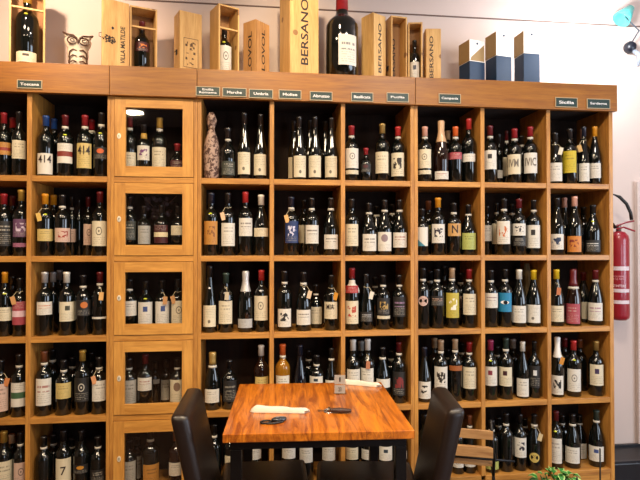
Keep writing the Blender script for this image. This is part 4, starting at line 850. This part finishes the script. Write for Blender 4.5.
# black bin at the lower right
g0, g1 = at(615.5, 445, .29), at(700, 445, .29); zt3 = g0.z; y0 = atz(625, 461, zt3).y; x0 = px(613.4)+.012
t = empty('storage_bin', (x0, y0, 0)); tag(t, 'low black bin with a recessed lid against the wall', 'bin')
dd = .305-y0; b = box(0, .42, 0, dd, 0.001, zt3-.012); obj('body', b, plain('15161b', .4), t, bevel=.008)
b = bmesh.new(); e = .018
bx(b, -.004, .424, -.004, e, zt3-.0115, zt3); bx(b, -.004, .424, dd-e, dd, zt3-.0115, zt3); bx(b, -.004, e, e, dd-e, zt3-.0115, zt3); bx(b, .42-e, .424, e, dd-e, zt3-.0115, zt3); obj('rim', b, plain('1c1e24', .35), t)
# potted plant in front of the shelving
py = -.26; pc = at(556, 470, py); t = empty('potted_plant', (pc.x, py, 0)); tag(t, 'leafy green potted plant on the floor before the shelving', 'plant')
ztp = at(556, 468, py).z
obj('pot', lathe(bmesh.new(), [(.055, .001), (.06, .01), (.085, ztp*.55), (.09, ztp*.58), (.088, ztp*.6), (.07, ztp*.6)], 24), plain('3a2e2a', .5), t, smooth=True)
b = bmesh.new(); uvl = b.loops.layers.uv.new('UVMap')
for i in range(90):
    a_ = random.uniform(0, 2*PI); rr = random.uniform(.01, .085); base_ = Vector((math.cos(a_)*rr, math.sin(a_)*rr*.8, ztp*.66+random.random()*ztp*.30-(rr*.35))); L = random.uniform(.035, .055); tilt = random.uniform(.1, .9)
    M = Matrix.Translation(base_) @ Matrix.Rotation(a_+random.uniform(-.5, .5), 4, 'Z') @ Matrix.Rotation(tilt-.2, 4, 'Y')
    pts = [(0, 0), (.25, .3), (.55, .36), (.85, .2), (1, 0)]; n = []
    for fx, fw in pts:
        zc_ = -.012*math.sin(fx*PI)*-1-.01*fx*fx
        n.append([b.verts.new(M @ Vector((fx*L, s*fw*L, zc_+abs(s)*.003))) for s in ((-1, 0, 1) if fw else (0,))])
    for k in range(4):
        A, B = n[k], n[k+1]
        def fc(vs_, uvs):
            f = b.faces.new(vs_)
            for lp, q in zip(f.loops, uvs): lp[uvl].uv = q
        x0_, x1_ = pts[k][0], pts[k+1][0]
        if len(A) == 1: fc((A[0], B[0], B[1]), ((x0_, .5), (x1_, 0), (x1_, .5))); fc((A[0], B[1], B[2]), ((x0_, .5), (x1_, .5), (x1_, 1)))
        elif len(B) == 1: fc((A[0], B[0], A[1]), ((x0_, 0), (x1_, .5), (x0_, .5))); fc((A[1], B[0], A[2]), ((x0_, .5), (x1_, .5), (x0_, 1)))
        else:
            fc((A[0], B[0], B[1], A[1]), ((x0_, 0), (x1_, 0), (x1_, .5), (x0_, .5))); fc((A[1], B[1], B[2], A[2]), ((x0_, .5), (x1_, .5), (x1_, 1), (x0_, 1)))
a = N('leaf'); uv = a.n('ShaderNodeUVMap'); sp = a.n('ShaderNodeSeparateXYZ'); a.l(uv.outputs[0], sp.inputs[0]); d = a.math('ABSOLUTE', a.math('SUBTRACT', sp.outputs[1], .5))
a.l(a.mix(a.math('GREATER_THAN', d, .33), lin('2f7a2c'), lin('a9cc78')), a.b.inputs['Base Color']); a.b.inputs['Roughness'].default_value = .4
lv = obj('foliage', b, a.m, t, smooth='keep')
b = bmesh.new()
for i in range(10):
    a_ = i*.63; tube(b, [(math.cos(a_)*.02, math.sin(a_)*.02, ztp*.55), (math.cos(a_)*.07, math.sin(a_)*.06, ztp*.85)], .003, 5)
obj('stems', b, plain('3a5a28', .6), t)
b = bmesh.new(); bx(b, -.068, .068, -.0, .002, 0, .002); obj('soil', lathe(b, [(.07, ztp*.57), (.068, ztp*.59)], 20), plain('2a1c14', .9), t)
for u, vt in ((553, 470), (564, 468), (600, 449)):
    s = at(u, vt, -.30); t = obj('plant_stake', lathe(bmesh.new(), [(.0035, 0), (.0035, s.z), (.001, s.z+.004)], 8), plain('14110f', .6), None, smooth=True); t.location = (s.x, -.40 if u < 590 else -.30, .0005)
    tag(t, {553: 'short thin dark stake left of two beside the plant', 564: 'short thin dark stake at the right edge of the plant', 600: 'tall thin dark stake standing before the rightmost bottles'}[u], 'stake', 'thin dark stakes near the plant')

# ================================================================ CEILING LAMPS (light objects are above)
LAMPW = plain('fff2dc', .4, emit=6.0, name='lamp_diffuser'); RIM = plain('d8d4cc', .4)
PLACE = ['at the rear left', 'at the rear middle', 'at the rear right', 'before the middle shelving', 'before the right shelving', 'before the left shelving']
for (x, y, p_w, c, sz), pl_ in zip(LAMPS, PLACE):
    t = empty('ceiling_lamp', (x, y, R['z1'])); tag(t, 'round flat ceiling lamp %s' % pl_, 'lamp', 'round ceiling lamps')
    obj('rim', lathe(bmesh.new(), [(sz/2+.006, -.036), (sz/2+.012, -.03), (sz/2+.012, -.0005)], 28), RIM, t, smooth=True)
    obj('diffuser', lathe(bmesh.new(), [(sz/2-.004, -.040), (sz/2, -.0365)], 28), LAMPW, t)
for (a_, b_, p_w, c, cone), pl_ in zip(SPOTS, ['over the left boxes', 'over the middle boxes', 'over the table']):
    t = empty('ceiling_spotlight', (a_[0], a_[1], R['z1'])); tag(t, 'small black ceiling spotlight %s' % pl_, 'lamp', 'ceiling spotlights')
    d = (Vector(b_)-Vector(a_)).normalized(); M = Matrix.Translation(Vector(a_)-Vector((a_[0], a_[1], R['z1']))) @ d.to_track_quat('Z', 'Y').to_matrix().to_4x4()
    b = bmesh.new(); tube(b, [(0, 0, -.001), (0, 0, a_[2]-R['z1']+.03)], .008, 8); obj('stem', b, METAL_BLK, t)
    b = bmesh.new(); seg = 16; pr = [(.03, -.10), (.036, -.09), (.036, -.045), (.033, -.045), (.033, -.08)]
    lathe(b, pr, seg, M=M); obj('head', b, METAL_BLK, t, smooth=True)
